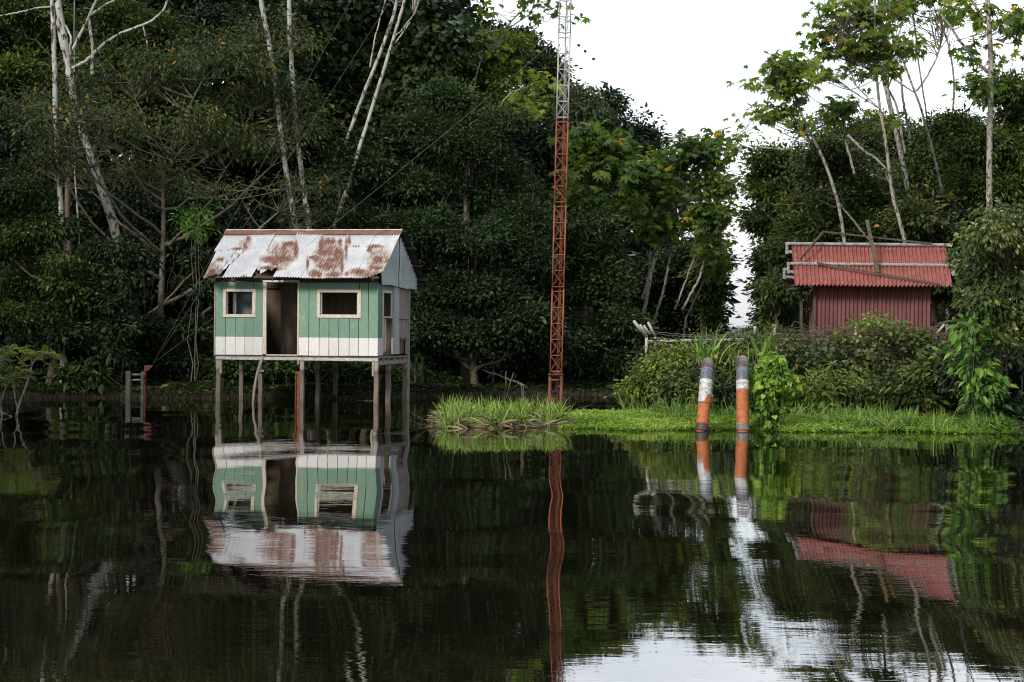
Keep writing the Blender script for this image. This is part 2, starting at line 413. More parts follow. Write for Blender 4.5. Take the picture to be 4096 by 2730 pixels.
def tin(name, base0, base1, rust0=(.10,.035,.022), rust1=(.22,.085,.05), metallic=.35, rough=.42):
    m, nt, b = newmat(name)
    n1 = noise(nt, 6, 7, .85, (4, .8, .8)); n2 = noise(nt, 2.2, 3, .6); n3 = noise(nt, 40, 4, .6)
    a = nt.nodes.new('ShaderNodeMath'); a.operation = 'MULTIPLY_ADD'
    nt.links.new(n1, a.inputs[0]); a.inputs[1].default_value = .95; hs = nt.nodes.new('ShaderNodeMath'); hs.operation = 'MULTIPLY'; hs.inputs[1].default_value = .56; nt.links.new(tintattr(nt), hs.inputs[0]); nt.links.new(hs.outputs[0], a.inputs[2])
    msk = ramp(nt, [(.59, (0,0,0)), (.76, (.95,.95,.95))], a.outputs[0])
    base = ramp(nt, [(.3, base0), (.7, base1)], n2).outputs[0]
    base = mixc(nt, base, (.75,.72,.68), ramp(nt, [(.45, (0,0,0)), (.7, (.8,.8,.8))], n3).outputs[0], 'MULTIPLY')
    halo = ramp(nt, [(.52, (0,0,0)), (.63, (.5,.5,.5))], a.outputs[0])
    base = mixc(nt, base, (.52,.40,.30), halo.outputs[0])
    rust = ramp(nt, [(.3, rust0), (.7, rust1)], n3).outputs[0]
    nt.links.new(mixc(nt, base, rust, msk.outputs[0]), b.inputs['Base Color'])
    mm = nt.nodes.new('ShaderNodeMath'); mm.operation = 'MULTIPLY_ADD'; nt.links.new(msk.outputs[0], mm.inputs[0]); mm.inputs[1].default_value = -metallic; mm.inputs[2].default_value = metallic
    nt.links.new(mm.outputs[0], b.inputs['Metallic'])
    rr = nt.nodes.new('ShaderNodeMath'); rr.operation = 'MULTIPLY_ADD'; nt.links.new(msk.outputs[0], rr.inputs[0]); rr.inputs[1].default_value = .9-rough; rr.inputs[2].default_value = rough
    nt.links.new(rr.outputs[0], b.inputs['Roughness'])
    return m
def post_wood():
    m, nt, b = newmat('flood_stained_post_wood')
    g = noise(nt, 6, 6, .65, (8, 8, .5)); q = noise(nt, 3, 3, .6)
    sp = nt.nodes.new('ShaderNodeSeparateXYZ'); tco = nt.nodes.new('ShaderNodeTexCoord'); nt.links.new(tco.outputs['Object'], sp.inputs[0])
    e = nt.nodes.new('ShaderNodeMath'); e.operation = 'MULTIPLY_ADD'; nt.links.new(q, e.inputs[0]); e.inputs[1].default_value = .25; nt.links.new(sp.outputs['Z'], e.inputs[2])
    k = ramp(nt, [(.0, (.45,.41,.38)), (.45, (.66,.60,.55)), (.80, (.55,.51,.48)), (.9, (.32,.31,.32)), (1.0, (1.05,1.03,1.0))], e.outputs[0])
    c = mixc(nt, ramp(nt, [(.3, (.17,.15,.125)), (.7, (.42,.385,.34))], g).outputs[0], k.outputs[0], 1.0, 'MULTIPLY')
    nt.links.new(c, b.inputs['Base Color']); b.inputs['Roughness'].default_value = .9
    bump(nt, b, g, .6, .01); return m
PAINT_Z = 1.68
M['wood_grey'] = flat_noise_mat('weathered_grey_wood', (.18,.16,.135), (.42,.39,.34), 6, .9, (8, 8, .6), bs=.6)
M['wood_frame'] = flat_noise_mat('bare_window_wood', (.46,.41,.34), (.70,.65,.57), 7, .85, (3, 3, 3), bs=.6)
M['wood_white'] = flat_noise_mat('chipped_white_wood', (.22,.20,.18), (.66,.66,.66), 7, .85, (1.2, 1.2, 4), bs=.6)
M['wood_whitev'] = flat_noise_mat('peeling_white_board', (.26,.26,.27), (.66,.67,.70), 7, .85, (9, 9, .8), bs=.6)
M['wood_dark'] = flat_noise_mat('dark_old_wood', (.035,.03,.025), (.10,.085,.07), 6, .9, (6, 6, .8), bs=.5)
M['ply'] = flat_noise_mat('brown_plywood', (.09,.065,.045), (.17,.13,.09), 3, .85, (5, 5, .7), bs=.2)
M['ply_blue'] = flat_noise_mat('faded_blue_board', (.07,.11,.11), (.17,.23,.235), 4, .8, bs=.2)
M['tin'] = tin('galvanised_tin_with_rust', (.56,.60,.66), (.76,.78,.80))
M['tin_gable'] = tin('dull_zinc_gable_tin', (.42,.50,.53), (.62,.70,.71))
M['tin_dark'] = tin('dark_back_roof_tin', (.03,.03,.035), (.06,.06,.065), metallic=0, rough=.7)
M['ridge_red'] = flat_noise_mat('red_brown_ridge_metal', (.13,.05,.035), (.24,.10,.075), 5, .6, (1, 1, 1))
M['ridge_white'] = flat_noise_mat('pale_ridge_edge', (.38,.34,.3), (.62,.62,.62), 5, .6)
M['post_wood'] = post_wood()
M['rust_iron'] = flat_noise_mat('rusted_iron', (.10,.03,.018), (.30,.11,.05), 14, .85, bs=.5)

# ------------------------------------------------------------------ stilt house
TH = R(12)
YA = 52.0
OA = P(1511.4, 1624, YA); OA[2] = 0
ex = np.array([math.cos(TH), -math.sin(TH), 0]); ey = np.array([math.sin(TH), math.cos(TH), 0])
def hz(zx, zy): return 780 + zx*.49757, 880 + zy*.49757
def hit(zx, zy, p0, n, O=OA, ex=ex, ey=ey, z2=hz):
    px, py = z2(zx, zy)
    d = P(px, py, 1.0) - np.array([0, 0, H]); o = np.array([0, 0, H]) - O
    L = lambda v: np.array([v@ex, v@ey, v[2]])
    o, d = L(o), L(d); p0 = np.array(p0, float); n = np.array(n, float)
    t = ((p0-o)@n)/(d@n)
    return o + d*t
def FPt(zx, zy, y=0): return hit(zx, zy, (0, y, 0), (0, 1, 0))
def SPt(zx, zy, x=0): return hit(zx, zy, (x, 0, 0), (1, 0, 0))
house = thing('stilt_house', 'abandoned green and white plank house on stilts in the water under a rusty tin roof', 'house', OA, -TH)
def fb(mb, x0, x1, y0, y1, d0, d1, tint=None):
    a = FPt(x0, (y0+y1)/2, d0); b = FPt(x1, (y0+y1)/2, d0); c = FPt((x0+x1)/2, y0, d0); d = FPt((x0+x1)/2, y1, d0)
    mb.bx(a[0], b[0], d0, d1, d[2], c[2], rng.random() if tint is None else tint)
def sb(mb, x0, x1, y0, y1, d0, d1, tint=None):
    a = SPt(x0, (y0+y1)/2, d0); b = SPt(x1, (y0+y1)/2, d0); c = SPt((x0+x1)/2, y0, d0); d = SPt((x0+x1)/2, y1, d0)
    mb.bx(d1, d0, a[1], b[1], d[2], c[2], rng.random() if tint is None else tint)
PAINT_Z = FPt(800, 942)[2]
M['painted'] = painted_boards()
g = 3.0
mb = MB()                                   # left panel of the front
for x0, x1, y0, y1 in [(165,245,500,1084),(245,325,783,1084),(325,400,783,1085),(400,468,783,1085),(468,545,500,1086),
                       (245,468,500,557),(245,249,557,783)]:
    fb(mb, x0+g*.5, x1-g*.5, y0, y1, 0, .022)
mb.build('front_wall', M['painted'], house)
mb = MB()
for x0, x1, y0, y1 in [(834,914,505,1090),(917,998,505,1092),(1000,1075,789,1093),(1078,1154,789,1093),(1157,1238,789,1093),
                       (1241,1312,789,1093),(1315,1392,789,1094),(1395,1470,505,1095),(1322,1392,505,789),(998,1319,505,562)]:
    fb(mb, x0+g*.3, x1-g*.3, y0, y1, 0, .022)
mb.build('front_wall', M['painted'], house)
mb = MB()                                   # dark sheets added behind the boards to keep the gaps dark
for x0, x1, y0, y1 in [(165,245,500,1084),(468,545,500,1086),(245,468,790,1086),(834,997,505,1090),(1320,1470,505,1094),(1000,1320,795,1092)]:
    fb(mb, x0, x1, y0, y1, .0235, .03, .5)
mb.split('wall_backing', M['wood_dark'], house)
def window(x0, x1, y0, y1, w, extra=None):
    mb = MB(); d0, d1 = -.022, .0
    fb(mb, x0, x1, y0, y0+w, d0, d1-.001); fb(mb, x0, x1, y1-w, y1, d0, d1-.001)
    fb(mb, x0, x0+w*1.1, y0+w, y1-w, d0+.002, d1-.001); fb(mb, x1-w*1.1, x1, y0+w, y1-w, d0+.002, d1-.001)
    # reveal of the opening
    fb(mb, x0+w, x0+w*1.7, y0+w, y1-w, .024, .10); fb(mb, x1-w*1.4, x1-w, y0+w, y1-w, .024, .10)
    fb(mb, x0+w*1.7, x1-w*1.4, y1-w*1.2, y1-w*.5, .024, .10)
    o = mb.build('window', M['wood_frame'], house)
    if extra:
        mb = MB(); extra(mb); mb.build('frame', M['wood_frame'], o)
    return o
window(225, 487, 557, 783, 20, lambda mb: fb(mb, 305, 330, 585, 765, .35, .40))
window(980, 1333, 562, 788, 22)
mb = MB(); fb(mb, 545, 572, 500, 1080, -.012, .06); fb(mb, 823, 834, 500, 1090, -.012, .06); fb(mb, 545, 835, 486, 502, -.03, .05)
fb(mb, 570, 824, 1083, 1094, -.005, .08)
mb.build('door_frame', M['wood_frame'], house)
mb = MB(); fb(mb, 165, 1470, 1097, 1130, -.02, .05); o = mb.build('floor_beam', M['wood_white'], house)
mb = MB()
wl = FPt(165, 800)[0]; fl = FPt(800, 1093)[2]
mb.bx(wl+.01, -.01, -.03, 3.0, fl-.03, fl, .5)
mb.build('floor', M['wood_dark'], house)
top = FPt(800, 505)[2]
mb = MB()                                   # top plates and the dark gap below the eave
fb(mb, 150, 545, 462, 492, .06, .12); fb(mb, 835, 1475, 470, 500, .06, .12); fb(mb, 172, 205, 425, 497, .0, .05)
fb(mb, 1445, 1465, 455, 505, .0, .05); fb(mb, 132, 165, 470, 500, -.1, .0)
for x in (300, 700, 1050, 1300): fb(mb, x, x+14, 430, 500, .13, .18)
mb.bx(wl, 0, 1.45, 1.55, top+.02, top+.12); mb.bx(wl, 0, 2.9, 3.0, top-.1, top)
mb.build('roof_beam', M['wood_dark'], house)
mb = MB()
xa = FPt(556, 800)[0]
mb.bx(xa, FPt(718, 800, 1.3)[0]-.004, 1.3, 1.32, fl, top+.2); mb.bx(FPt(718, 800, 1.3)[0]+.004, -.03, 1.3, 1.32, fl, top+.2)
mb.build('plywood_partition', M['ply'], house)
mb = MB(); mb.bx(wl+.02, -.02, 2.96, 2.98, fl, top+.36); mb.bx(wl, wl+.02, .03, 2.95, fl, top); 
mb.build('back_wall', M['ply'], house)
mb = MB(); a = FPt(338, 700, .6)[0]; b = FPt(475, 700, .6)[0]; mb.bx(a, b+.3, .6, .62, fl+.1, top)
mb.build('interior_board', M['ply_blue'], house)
# side wall
mb = MB()
for x0, x1, y0, y1 in [(1471,1496,507,1092),(1498,1513,507,1090),(1513,1587,508,570),(1587,1600,508,1080)]:
    sb(mb, x0, x1, y0, y1, 0, -.022)
mb.split('side_wall', M['painted'], house)
mb = MB(); sb(mb, 1511, 1587, 569, 590, .02, 0); sb(mb, 1511, 1518, 590, 1075, .02, 0); sb(mb, 1579, 1587, 590, 790, .02, 0)
sb(mb, 1511, 1590, 778, 790, .025, 0); sb(mb, 1524, 1536, 795, 1060, -.04, -.08)
mb.build('window', M['wood_frame'], house)
mb = MB(); sb(mb, 1602, 1612, 530, 1083, .015, -.02); sb(mb, 1612, 1640, 528, 1080, .03, -.01); mb.build('side_board', M['wood_whitev'], house)
mb = MB(); sb(mb, 1642, 1700, 545, 783, .0, -.02, .3); 
for i in range(6):
    a = 1643+i*9.3; sb(mb, a, a+9, 797, 930+[25,10,38,18,30,8][i], .0, -.02, .3)
sb(mb, 1638, 1720, 781, 797, .03, .001); sb(mb, 1640, 1650, 545, 1080, .02, -.01); sb(mb, 1702, 1714, 545, 1080, .015, -.02)
mb.build('weathered_panel', M['wood_grey'], house)
mb = MB(); sb(mb, 1642, 1700, 545, 1075, -.05, -.07); mb.build('plywood_backing', M['ply'], house)
# gable sheet and roofs
RY, RZ = 1.5, hit(940, 96, (0, 1.5, 0), (0, 1, 0))[2]
EY = -.48; EZ = hit(900, 467, (0, EY, 0), (0, 1, 0))[2]
sl = np.array([0, EY-RY, EZ-RZ]); SL = np.linalg.norm(sl); rn = np.array([0, -(EZ-RZ), EY-RY]); rn = -rn/np.linalg.norm(rn)
if rn[2] < 0: rn = -rn
def RPt(zx, zy): return hit(zx, zy, (0, RY, RZ), rn)
def uv(p): return p[..., 0], (np.asarray(p) - np.array([0, RY, RZ])) @ (sl/SL)/SL
blobs = [(430,160,22,28),(405,210,18,28),(350,235,50,14),(205,320,32,16),(140,430,34,34),(110,455,30,25),(760,195,62,22),(712,230,22,40),(812,240,20,70),
 (705,315,95,30),(600,318,65,28),(640,345,40,30),(580,385,60,14),(650,395,50,14),(1075,175,62,26),(1020,215,25,70),(1165,185,18,34),(1045,262,72,28),(1150,275,45,60),
 (1100,320,60,16),(975,310,30,30),(1070,370,90,26),(960,430,45,30),(1110,440,60,22),(1000,440,20,30),(1240,165,12,40),(1215,230,12,80),(1455,212,62,14),(1405,240,20,24),
 (1475,320,52,34),(1558,335,22,24),(1450,385,60,20),(1310,415,60,22),(1400,445,110,14),(1218,432,20,18),(1180,350,14,90),(395,455,28,8),(1290,212,30,8),(905,355,10,60),(1560,400,20,20),(930,300,20,8)]
def zpix(pl):
    w = OA + pl[..., 0:1]*ex + pl[..., 1:2]*ey + pl[..., 2:3]*np.array([0, 0, 1])
    a = w[..., 0]/w[..., 1]*F; b = -(w[..., 2]-H)/w[..., 1]*F
    px = CX + a*math.cos(ROLL) - b*math.sin(ROLL); py = YH + a*math.sin(ROLL) + b*math.cos(ROLL)
    return (px-780)/.49757, (py-880)/.49757
def rustmask(pl):
    zx, zy = zpix(pl); m = np.zeros(zx.shape)
    for bx_, by_, rx, ry in blobs:
        m = np.maximum(m, np.clip(1.12 - ((zx-bx_)/rx)**2*.5 - ((zy-by_)/ry)**2*.5, 0, 1))
    for bx_, by_, rx, ry, wt in [(690,290,120,115,.66),(1080,300,120,165,.72),(1480,320,105,115,.6),(1380,430,170,38,.72),(150,400,70,70,.6),(400,200,60,50,.5)]:
        m = np.maximum(m, wt*np.clip(1.3 - ((zx-bx_)/rx)**2 - ((zy-by_)/ry)**2, 0, 1))
    return m*.5 + .07
PITCH, AMP = .070, .014
def sheet(u0, u1, v0f, v1f, dz=0, nv=26, lift=None):
    n = max(16, int(abs(u1-u0)/PITCH*9))
    u = np.linspace(u0, u1, n); t = np.linspace(0, 1, nv)
    U, Tt = np.meshgrid(u, t, indexing='ij')
    v = v0f(U) + (v1f(U)-v0f(U))*Tt
    pl = np.array([0, RY, RZ]) + U[..., None]*np.array([1., 0, 0]) + v[..., None]*sl
    off = AMP*np.cos(2*np.pi*U/PITCH) + dz
    if lift is not None: off = off + lift(U, v)
    pl = pl + off[..., None]*rn
    return pl
# slanted sheets: u follows lines square to the ridge; left/right edges from the ridge positions
us = [RPt(x, 110)[0] for x in (240, 445, 640, 835, 1020, 1235, 1440, 1655)]
vz = lambda zx, zy: uv(RPt(zx, zy))[1]
one = lambda U: np.full_like(U, 1.0)
rag = lambda U: .84 + .035*np.sin(U*23) + .02*np.sin(U*61)
ends = [lambda U: .43 + .02*np.sin(U*31), one, rag, one, one, one,
        lambda U: 1.0 - .14*np.clip((U-us[6]-.2)/(us[7]-us[6]-.2), 0, 1)**2]
dzs = [.0, .014, .002, .014, .003, .016, .004]
for i in range(7):
    ov = .05 if dzs[i] > .01 else 0
    left = us[i]-ov
    if i == 0:
        v0 = lambda U: np.full_like(U, .03); 
    else: v0 = lambda U: np.full_like(U, .03)
    lf = (lambda U, v: .05*np.clip((v-.6)/.25, 0, 1)**2*np.sin(U*9)) if i == 2 else (lambda U, v: .012*np.sin(v*7+U*2))
    pl = sheet(left, us[i+1]+ov, v0, ends[i], dzs[i], lift=lf)
    mb = MB(); mb.grid(pl, rustmask(pl)); mb.build('roof_sheet', M['tin'], house, True)
# lowest left sheet, hanging and folded
def quadsheet(c00, c01, c10, c11, nu=60, nv=16, k=7, dz=0, bend=None):
    s_, t_ = np.meshgrid(np.linspace(0, 1, nu), np.linspace(0, 1, nv), indexing='ij')
    c00, c01, c10, c11 = map(np.array, (c00, c01, c10, c11))
    pl = ((1-s_)*(1-t_))[..., None]*c00 + (s_*(1-t_))[..., None]*c01 + ((1-s_)*t_)[..., None]*c10 + (s_*t_)[..., None]*c11
    pl = pl + (AMP*np.cos(2*np.pi*s_*k) + dz)[..., None]*rn
    if bend is not None: pl = pl + bend(s_, t_)
    return pl
pl = quadsheet(RPt(178, 256), RPt(330, 254), RPt(70, 478), RPt(188, 442), k=9, dz=.03)
mb = MB(); mb.grid(pl, rustmask(pl)); mb.build('roof_sheet', M['tin'], house, True)
mb = MB(); a = RPt(325, 252); b = RPt(398, 250)
pl = quadsheet(RPt(200, 340)+rn*.03, b+rn*.03, RPt(186, 443)-np.array([0, .02, .02]), RPt(395, 262)+rn*.06, k=5, nv=20)
tri = quadsheet(a+rn*.03, b+rn*.032, RPt(255, 320)+rn*.03, RPt(385, 262)+rn*.032, k=3, nu=20, nv=8)
mb.grid(pl, .0); mb.grid(tri, .05); mb.build('folded_sheet', M['tin'], house, True)
# ridge cap
mb = MB(); x0 = RPt(236, 110)[0]; x1 = RPt(1662, 110)[0]
for k, (a, b) in enumerate([(x0, x0+(x1-x0)*.36), (x0+(x1-x0)*.355, x0+(x1-x0)*.56), (x0+(x1-x0)*.555, x1)]):
    u = np.linspace(a, b, 24); t = np.array([0, .04, .08])
    pl = np.array([0, RY, RZ]) + u[:, None, None]*np.array([1., 0, 0]) + t[None, :, None]*sl + (.030+.005*(k % 2)+.004*np.sin(u*5))[:, None, None]*rn
    mb.grid(pl)
mb.build('ridge_cap', M['ridge_red'], house)
mb = MB(); mb.bx(x0+.02, x1-.01, RY-.02, RY+.03, RZ+.035, RZ+.062); mb.build('ridge_edge', M['ridge_white'], house)
# back slope
BY, BZ = 3.55, EZ-.05
mb = MB(); u = np.linspace(us[0], .30, 260); t = np.linspace(0, 1, 6)
U, Tt = np.meshgrid(u, t, indexing='ij')
pl = np.stack([U, RY+(BY-RY)*Tt, RZ-.01+(BZ-RZ)*Tt+AMP*np.cos(2*np.pi*U/PITCH)], -1); mb.grid(pl, 0.0)
mb.build('back_roof', M['tin_dark'], house, True)
mb = MB()
for yy in (2.05, 2.75, 3.3): z = RZ+(BZ-RZ)*(yy-RY)/(BY-RY)-.05; mb.bx(-3.8, .38, yy-.03, yy+.03, z-.035, z+.02)
for yy in (.9, .2, -.35): z = RZ+(EZ-RZ)*(yy-RY)/(EY-RY)-.05; mb.bx(wl-.2, .1, yy-.03, yy+.03, z-.035, z+.015)
for xx in (wl+.1, -2.6, -1.3, -.05):
    mb.beam((xx, EY+.1, EZ-.05), (xx, RY, RZ-.10), .04, .06); mb.beam((xx, BY-.05, BZ-.07), (xx, RY, RZ-.10), .04, .06)
mb.build('rafter', M['wood_dark'], house)
mb = MB()
for (y0, y1, zoff, xo, pit) in ((-.03, 1.63, 0, .06, .17), (1.56, 3.36, -.02, .09, .17)):
    yy = np.linspace(y0, y1, 150); tt = np.linspace(0, 1, 10)
    rl = np.where(yy < RY, RZ+(EZ-RZ)*(yy-RY)/(EY-RY), RZ+(BZ-RZ)*(yy-RY)/(BY-RY)) - .05
    bot = SPt(1471, 507)[2] - .02 - .03*np.clip(yy, 0, 9) + .012*np.sin(yy*40)
    rl = np.maximum(rl, bot+.02)
    A, B = np.meshgrid(np.arange(len(yy)), tt, indexing='ij')
    z = bot[A] + (rl[A]-bot[A])*B
    pl = np.stack([xo + .028*np.cos(2*np.pi*yy[A]/pit) + .01*np.sin(z*5+yy[A]), yy[A], z], -1)
    mb.grid(pl, .05+.1*rng.random())
mb.build('gable_sheet', M['tin_gable'], house, True)
# posts
def sqpost(mb, c, y, w, ztop, seed, n=12):
    zz = np.linspace(-.7, ztop, n); h = w/2
    ring = np.array([[-h, -h], [h*.86, -h], [h, -h*.86], [h, h], [-h, h]])
    v = np.concatenate([[[c+a+.005*math.sin(i*1.3+seed)+.003*math.sin(i*2.9+a*90), y+b, z] for a, b in ring] for i, z in enumerate(zz)])
    q = [[i*5+j, i*5+(j+1) % 5, i*5+5+(j+1) % 5, i*5+5+j] for i in range(n-1) for j in range(5)]
    mb.add(v, [np.array(q), np.array([[(n-1)*5+j for j in range(5)]])])
def post(zx0, zx1, y, ztop, w=None, name='post', mat='post_wood', lean=0):
    a = FPt(zx0, 1300, y); b = FPt(zx1, 1300, y); w = b[0]-a[0]; mb = MB(); c = (a[0]+b[0])/2
    sqpost(mb, c, y+w/2, w, ztop, zx0)
    return mb.build(name, M[mat], house)
fbz = FPt(800, 1131)[2]
for a, b, y, t in [(167,202,.004,fbz),(354,385,1.4,fbz+.06),(508,538,.35,fbz),(842,873,.0,fbz),(967,1000,1.45,fbz+.06),(1110,1138,2.85,fbz+.06),(1437,1471,.0,fbz)]:
    post(a, b, y, t)
def spost(zx0, zx1, ztop, xin=-.10):
    a = SPt(zx0, 1300); b = SPt(zx1, 1300); c = (a[1]+b[1])/2; mb = MB()
    sqpost(mb, xin, c, .115, ztop, zx0)
    mb.build('post', M['post_wood'], house)
spost(1570, 1600, fbz); spost(1695, 1722, fbz+.05, -.06)
mb = MB(); sb(mb, 1717, 1728, 548, 1486, .03, -.01); mb.build('corner_post', M['wood_grey'], house)
mb = MB(); fb(mb, 196, 213, 1131, 1235, -.02, .05); fb(mb, 822, 838, 1131, 1162, -.02, .05); fb(mb, 1422, 1437, 1131, 1258, -.02, .05)
fb(mb, 510, 553, 1205, 1222, .30, .34)
mb.split('cleat', M['wood_grey'], house)
mb = MB(); mb.bx(-.06, -.005, .06, 2.9, fl-.20, fl-.10)
for y in (.45, .95, 1.5, 2.0, 2.5): mb.bx(-.5, .03, y-.02, y+.02, fl-.095, fl-.032)
mb.bx(-.2, .02, .05, 2.85, fl-.03, fl-.004)
for xx in (-3.4, -2.4, -1.4): mb.bx(xx-.03, xx+.03, .06, 2.9, fl-.13, fl-.032)
mb.build('floor_joist', M['wood_grey'], house)
# corner board on the left edge
mb = MB(); fb(mb, 153, 164, 500, 1087, .0, .03); mb.build('corner_board', M['wood_grey'], house)

# branch leaning on the house and rusty steel channel standing in the water
pts = [P(*hz(x, y), 51.6) for x, y in [(462,1560),(466,1490),(472,1400),(484,1320),(497,1250),(515,1190),(535,1130),(545,1098)]]
mb = MB(); mb.tube(pts, [.028,.03,.031,.033,.033,.036,.04,.035], 8)
tag(mb.build('leaning_branch', M['wood_grey'], smooth=True), 'crooked grey branch leaning against the floor of the stilt house', 'branch')
c = P(1189, 1645, 49.3)
mb = MB(); w = .10
top_z = P(1189, 1487, 49.3)[2]
mb.bx(c[0]-w/2, c[0]+w/2, 49.30, 49.312, -.6, top_z); mb.bx(c[0]-w/2, c[0]-w/2+.012, 49.25, 49.299, -.6, top_z-.01); mb.bx(c[0]+w/2-.012, c[0]+w/2, 49.25, 49.299, -.6, top_z-.02)
tag(mb.build('steel_channel_post', M['rust_iron']), 'orange rusted steel channel standing upright in the water before the house', 'post')
# ------------------------------------------------------------------ lattice mast with guy wires
M['mast_red'] = flat_noise_mat('weathered_red_mast_paint', (.17,.04,.022), (.32,.10,.055), 9, .75, (1, 1, .5), bs=.4)
M['mast_white'] = flat_noise_mat('chalky_white_mast_paint', (.30,.30,.29), (.48,.48,.46), 9, .6)
M['mast_base'] = flat_noise_mat('dark_red_pipe', (.06,.018,.015), (.20,.05,.035), 6, .7, bs=.5)
M['wire'] = flat_noise_mat('galvanised_wire', (.12,.12,.11), (.22,.22,.2), 20, .5)
M['insulator'] = flat_noise_mat('dark_insulator', (.02,.02,.03), (.05,.05,.06), 20, .4)
MY = 48.8
mb0 = P(2219, 1640, MY); mx, my = mb0[0], MY
# legs measured at the water and near the frame top
lowc, topc = P(2221, 1600, MY), P(2261, 20, MY)
lean = (topc[0]-lowc[0])/(topc[2]-lowc[2])
MW = .262
mast = thing('lattice_mast', 'tall three-legged lattice mast, rusty red below and white above, standing in the water', 'mast', (lowc[0]-lean*lowc[2], my, 0))
def leg(i, z):
    c = np.array([lean*z, 0, z])
    return c + np.array([(-MW/2, -.0, 0), (MW/2, -.02, 0), (.03, MW*.86, 0)][i])
zflange = P(2221, 1500, MY)[2]; zsw = P(2255, 479, MY)[2]
BAY = 64*MY/F; GAP = 19*MY/F
# joints between 5-bay sections, one at the colour change
joints = []
z = zsw
while z > zflange+.1: z -= 5*BAY+GAP
z0 = z
levels = []
z = zflange+.06
secs = []
k = zsw
down = []
while k > zflange: down.append(k); k -= 5*BAY+GAP
starts = sorted(down)
secs.append((zflange+.03, starts[0]))
for s_ in starts[:-1]: secs.append((s_, s_+5*BAY+GAP))
zz = zsw
while zz < 19.5: secs.append((zz, zz+5*BAY+GAP)); zz += 5*BAY+GAP
def seg(mat, lo, hi):
    A = MB(); B = MB()
    for (a, b) in secs:
        if a < lo-.01 or a >= hi-.01: continue
        for i in range(3): A.tube([leg(i, a+.005), leg(i, b-.005)], .0165 if i < 2 else .015, 8)
        for i in range(3): A.tube([leg(i, b-.02), leg(i, b-.005)], .026, 8)
        n = max(1, round((b-a-GAP)/BAY)); bh = (b-a-GAP)/n; zb = a+GAP/2
        for j in range(n+1):
            z = zb+j*bh
            for (p, q) in ((0, 1), (1, 2), (2, 0)): B.beam(leg(p, z), leg(q, z), .016, .016)
        for j in range(n):
            z, z1 = zb+j*bh, zb+(j+1)*bh
            B.tube([leg(0, z1-.01)+[0,-.012,0], leg(1, z+.01)+[0,-.012,0]], .0075, 5); B.tube([leg(2, z1-.01), leg(0, z+.01)], .0065, 5)
            B.tube([leg(1, z1-.01), leg(2, z+.01)], .0065, 5)
            B.tube([leg(0, z+.01)+[0,.012,0], leg(1, (z1-.01))+[0,.012,0]], .0055, 5)
        # ladder rungs and the feeder line behind
        A.tube([leg(2, a)+[.035, -.02, 0], leg(2, b)+[.035, -.02, 0]], .006, 5)
    A.build('leg_section', mat, mast, True); B.build('bracing', mat, mast)
seg(M['mast_red'], 0, zsw); seg(M['mast_white'], zsw, 40)
mb = MB(); mb.box((lean*zflange, MW*.4, zflange), (MW+.09, MW+.12, .012)); mb.build('flange_plate', M['wood_dark'], mast)
mb = MB()
for i in range(3): mb.tube([leg(i, -1.2), leg(i, zflange-.01)], .036, 10)
mb.tube([leg(0, zflange-.12), leg(1, zflange-.12)], .028, 8); mb.tube([leg(2, zflange-.27), leg(1, zflange-.27)], .026, 8); mb.tube([leg(0, zflange-.42), leg(2, zflange-.42)], .026, 8)
mb.build('base_frame', M['mast_base'], mast, True)
mo = np.array(mast.location)
def wire(p0, p1, label, r=.0042, sag=.15, ins=(), name='guy_wire', mat='wire', grp=None):
    p0, p1 = np.array(p0, float), np.array(p1, float); t = np.linspace(0, 1, 24)[:, None]
    pts = p0+(p1-p0)*t; pts[:, 2] -= (sag*4*t*(1-t))[:, 0]
    mb = MB(); mb.tube(pts, r, 5)
    o = tag(mb.build(name, M[mat]), label, 'wire', grp)
    for q in ins:
        c = p0+(p1-p0)*q; c[2] -= sag*4*q*(1-q); m2 = MB(); d = nrm(p1-p0)*.04
        m2.tube([c-d, c-d*.5, c+d*.5, c+d], [.014, .034, .034, .014], 8); m2.build('insulator', M['insulator'], o, True)
anchor = P(612, 1454, 56.5)
zA = P(2232, 150, MY)[2]
wire(mo+leg(0, zA), anchor, 'lowest guy wire from the white mast section down behind the house to the left bank', ins=(.03,.065))
wire(mo+leg(0, 15.8), anchor, 'middle guy wire slanting through the trees from the mast to the left bank anchor', r=.003)
wire(mo+leg(0, 18.9), anchor, 'steepest guy wire slanting through the trees from the mast to the left bank anchor', r=.003)
ra = P(3640, 1330, 62)
wire(mo+leg(1, zA), ra, 'guy wire with dark insulators crossing the open sky right of the mast', r=.003, ins=(.02, .035, .055))
wire(mo+leg(1, 15.8), P(3470, 1330, 62), 'long thin wire crossing the sky between the mast and the lobed-leaf tree', r=.0025)

# ------------------------------------------------------------------ red shed
M['shed_wall'] = flat_noise_mat('dull_maroon_sheet', (.10,.038,.040), (.21,.08,.082), 2.2, .8, (2.2, 1, .35))
def shed_roof_mat():
    m, nt, b = newmat('red_fibre_cement_roof')
    n1 = noise(nt, 5, 6, .65, (1.6, .8, 1)); n2 = noise(nt, 30, 4, .6)
    c = ramp(nt, [(.3, (.17,.05,.042)), (.55, (.27,.085,.07)), (.8, (.38,.16,.12))], n1).outputs[0]
    c = mixc(nt, c, (.12,.06,.05), ramp(nt, [(.62, (0,0,0)), (.8, (.6,.6,.6))], n2).outputs[0])
    c = mixc(nt, c, (.6,.42,.38), ramp(nt, [(.68, (0,0,0)), (.75, (.5,.5,.5))], n1).outputs[0])
    nt.links.new(c, b.inputs['Base Color']); b.inputs['Roughness'].default_value = .8
    return m
M['shed_roof'] = shed_roof_mat()
M['pipe_rail'] = flat_noise_mat('grimy_white_pipe', (.11,.105,.10), (.38,.38,.37), 9, .6, (1, 1, 1))
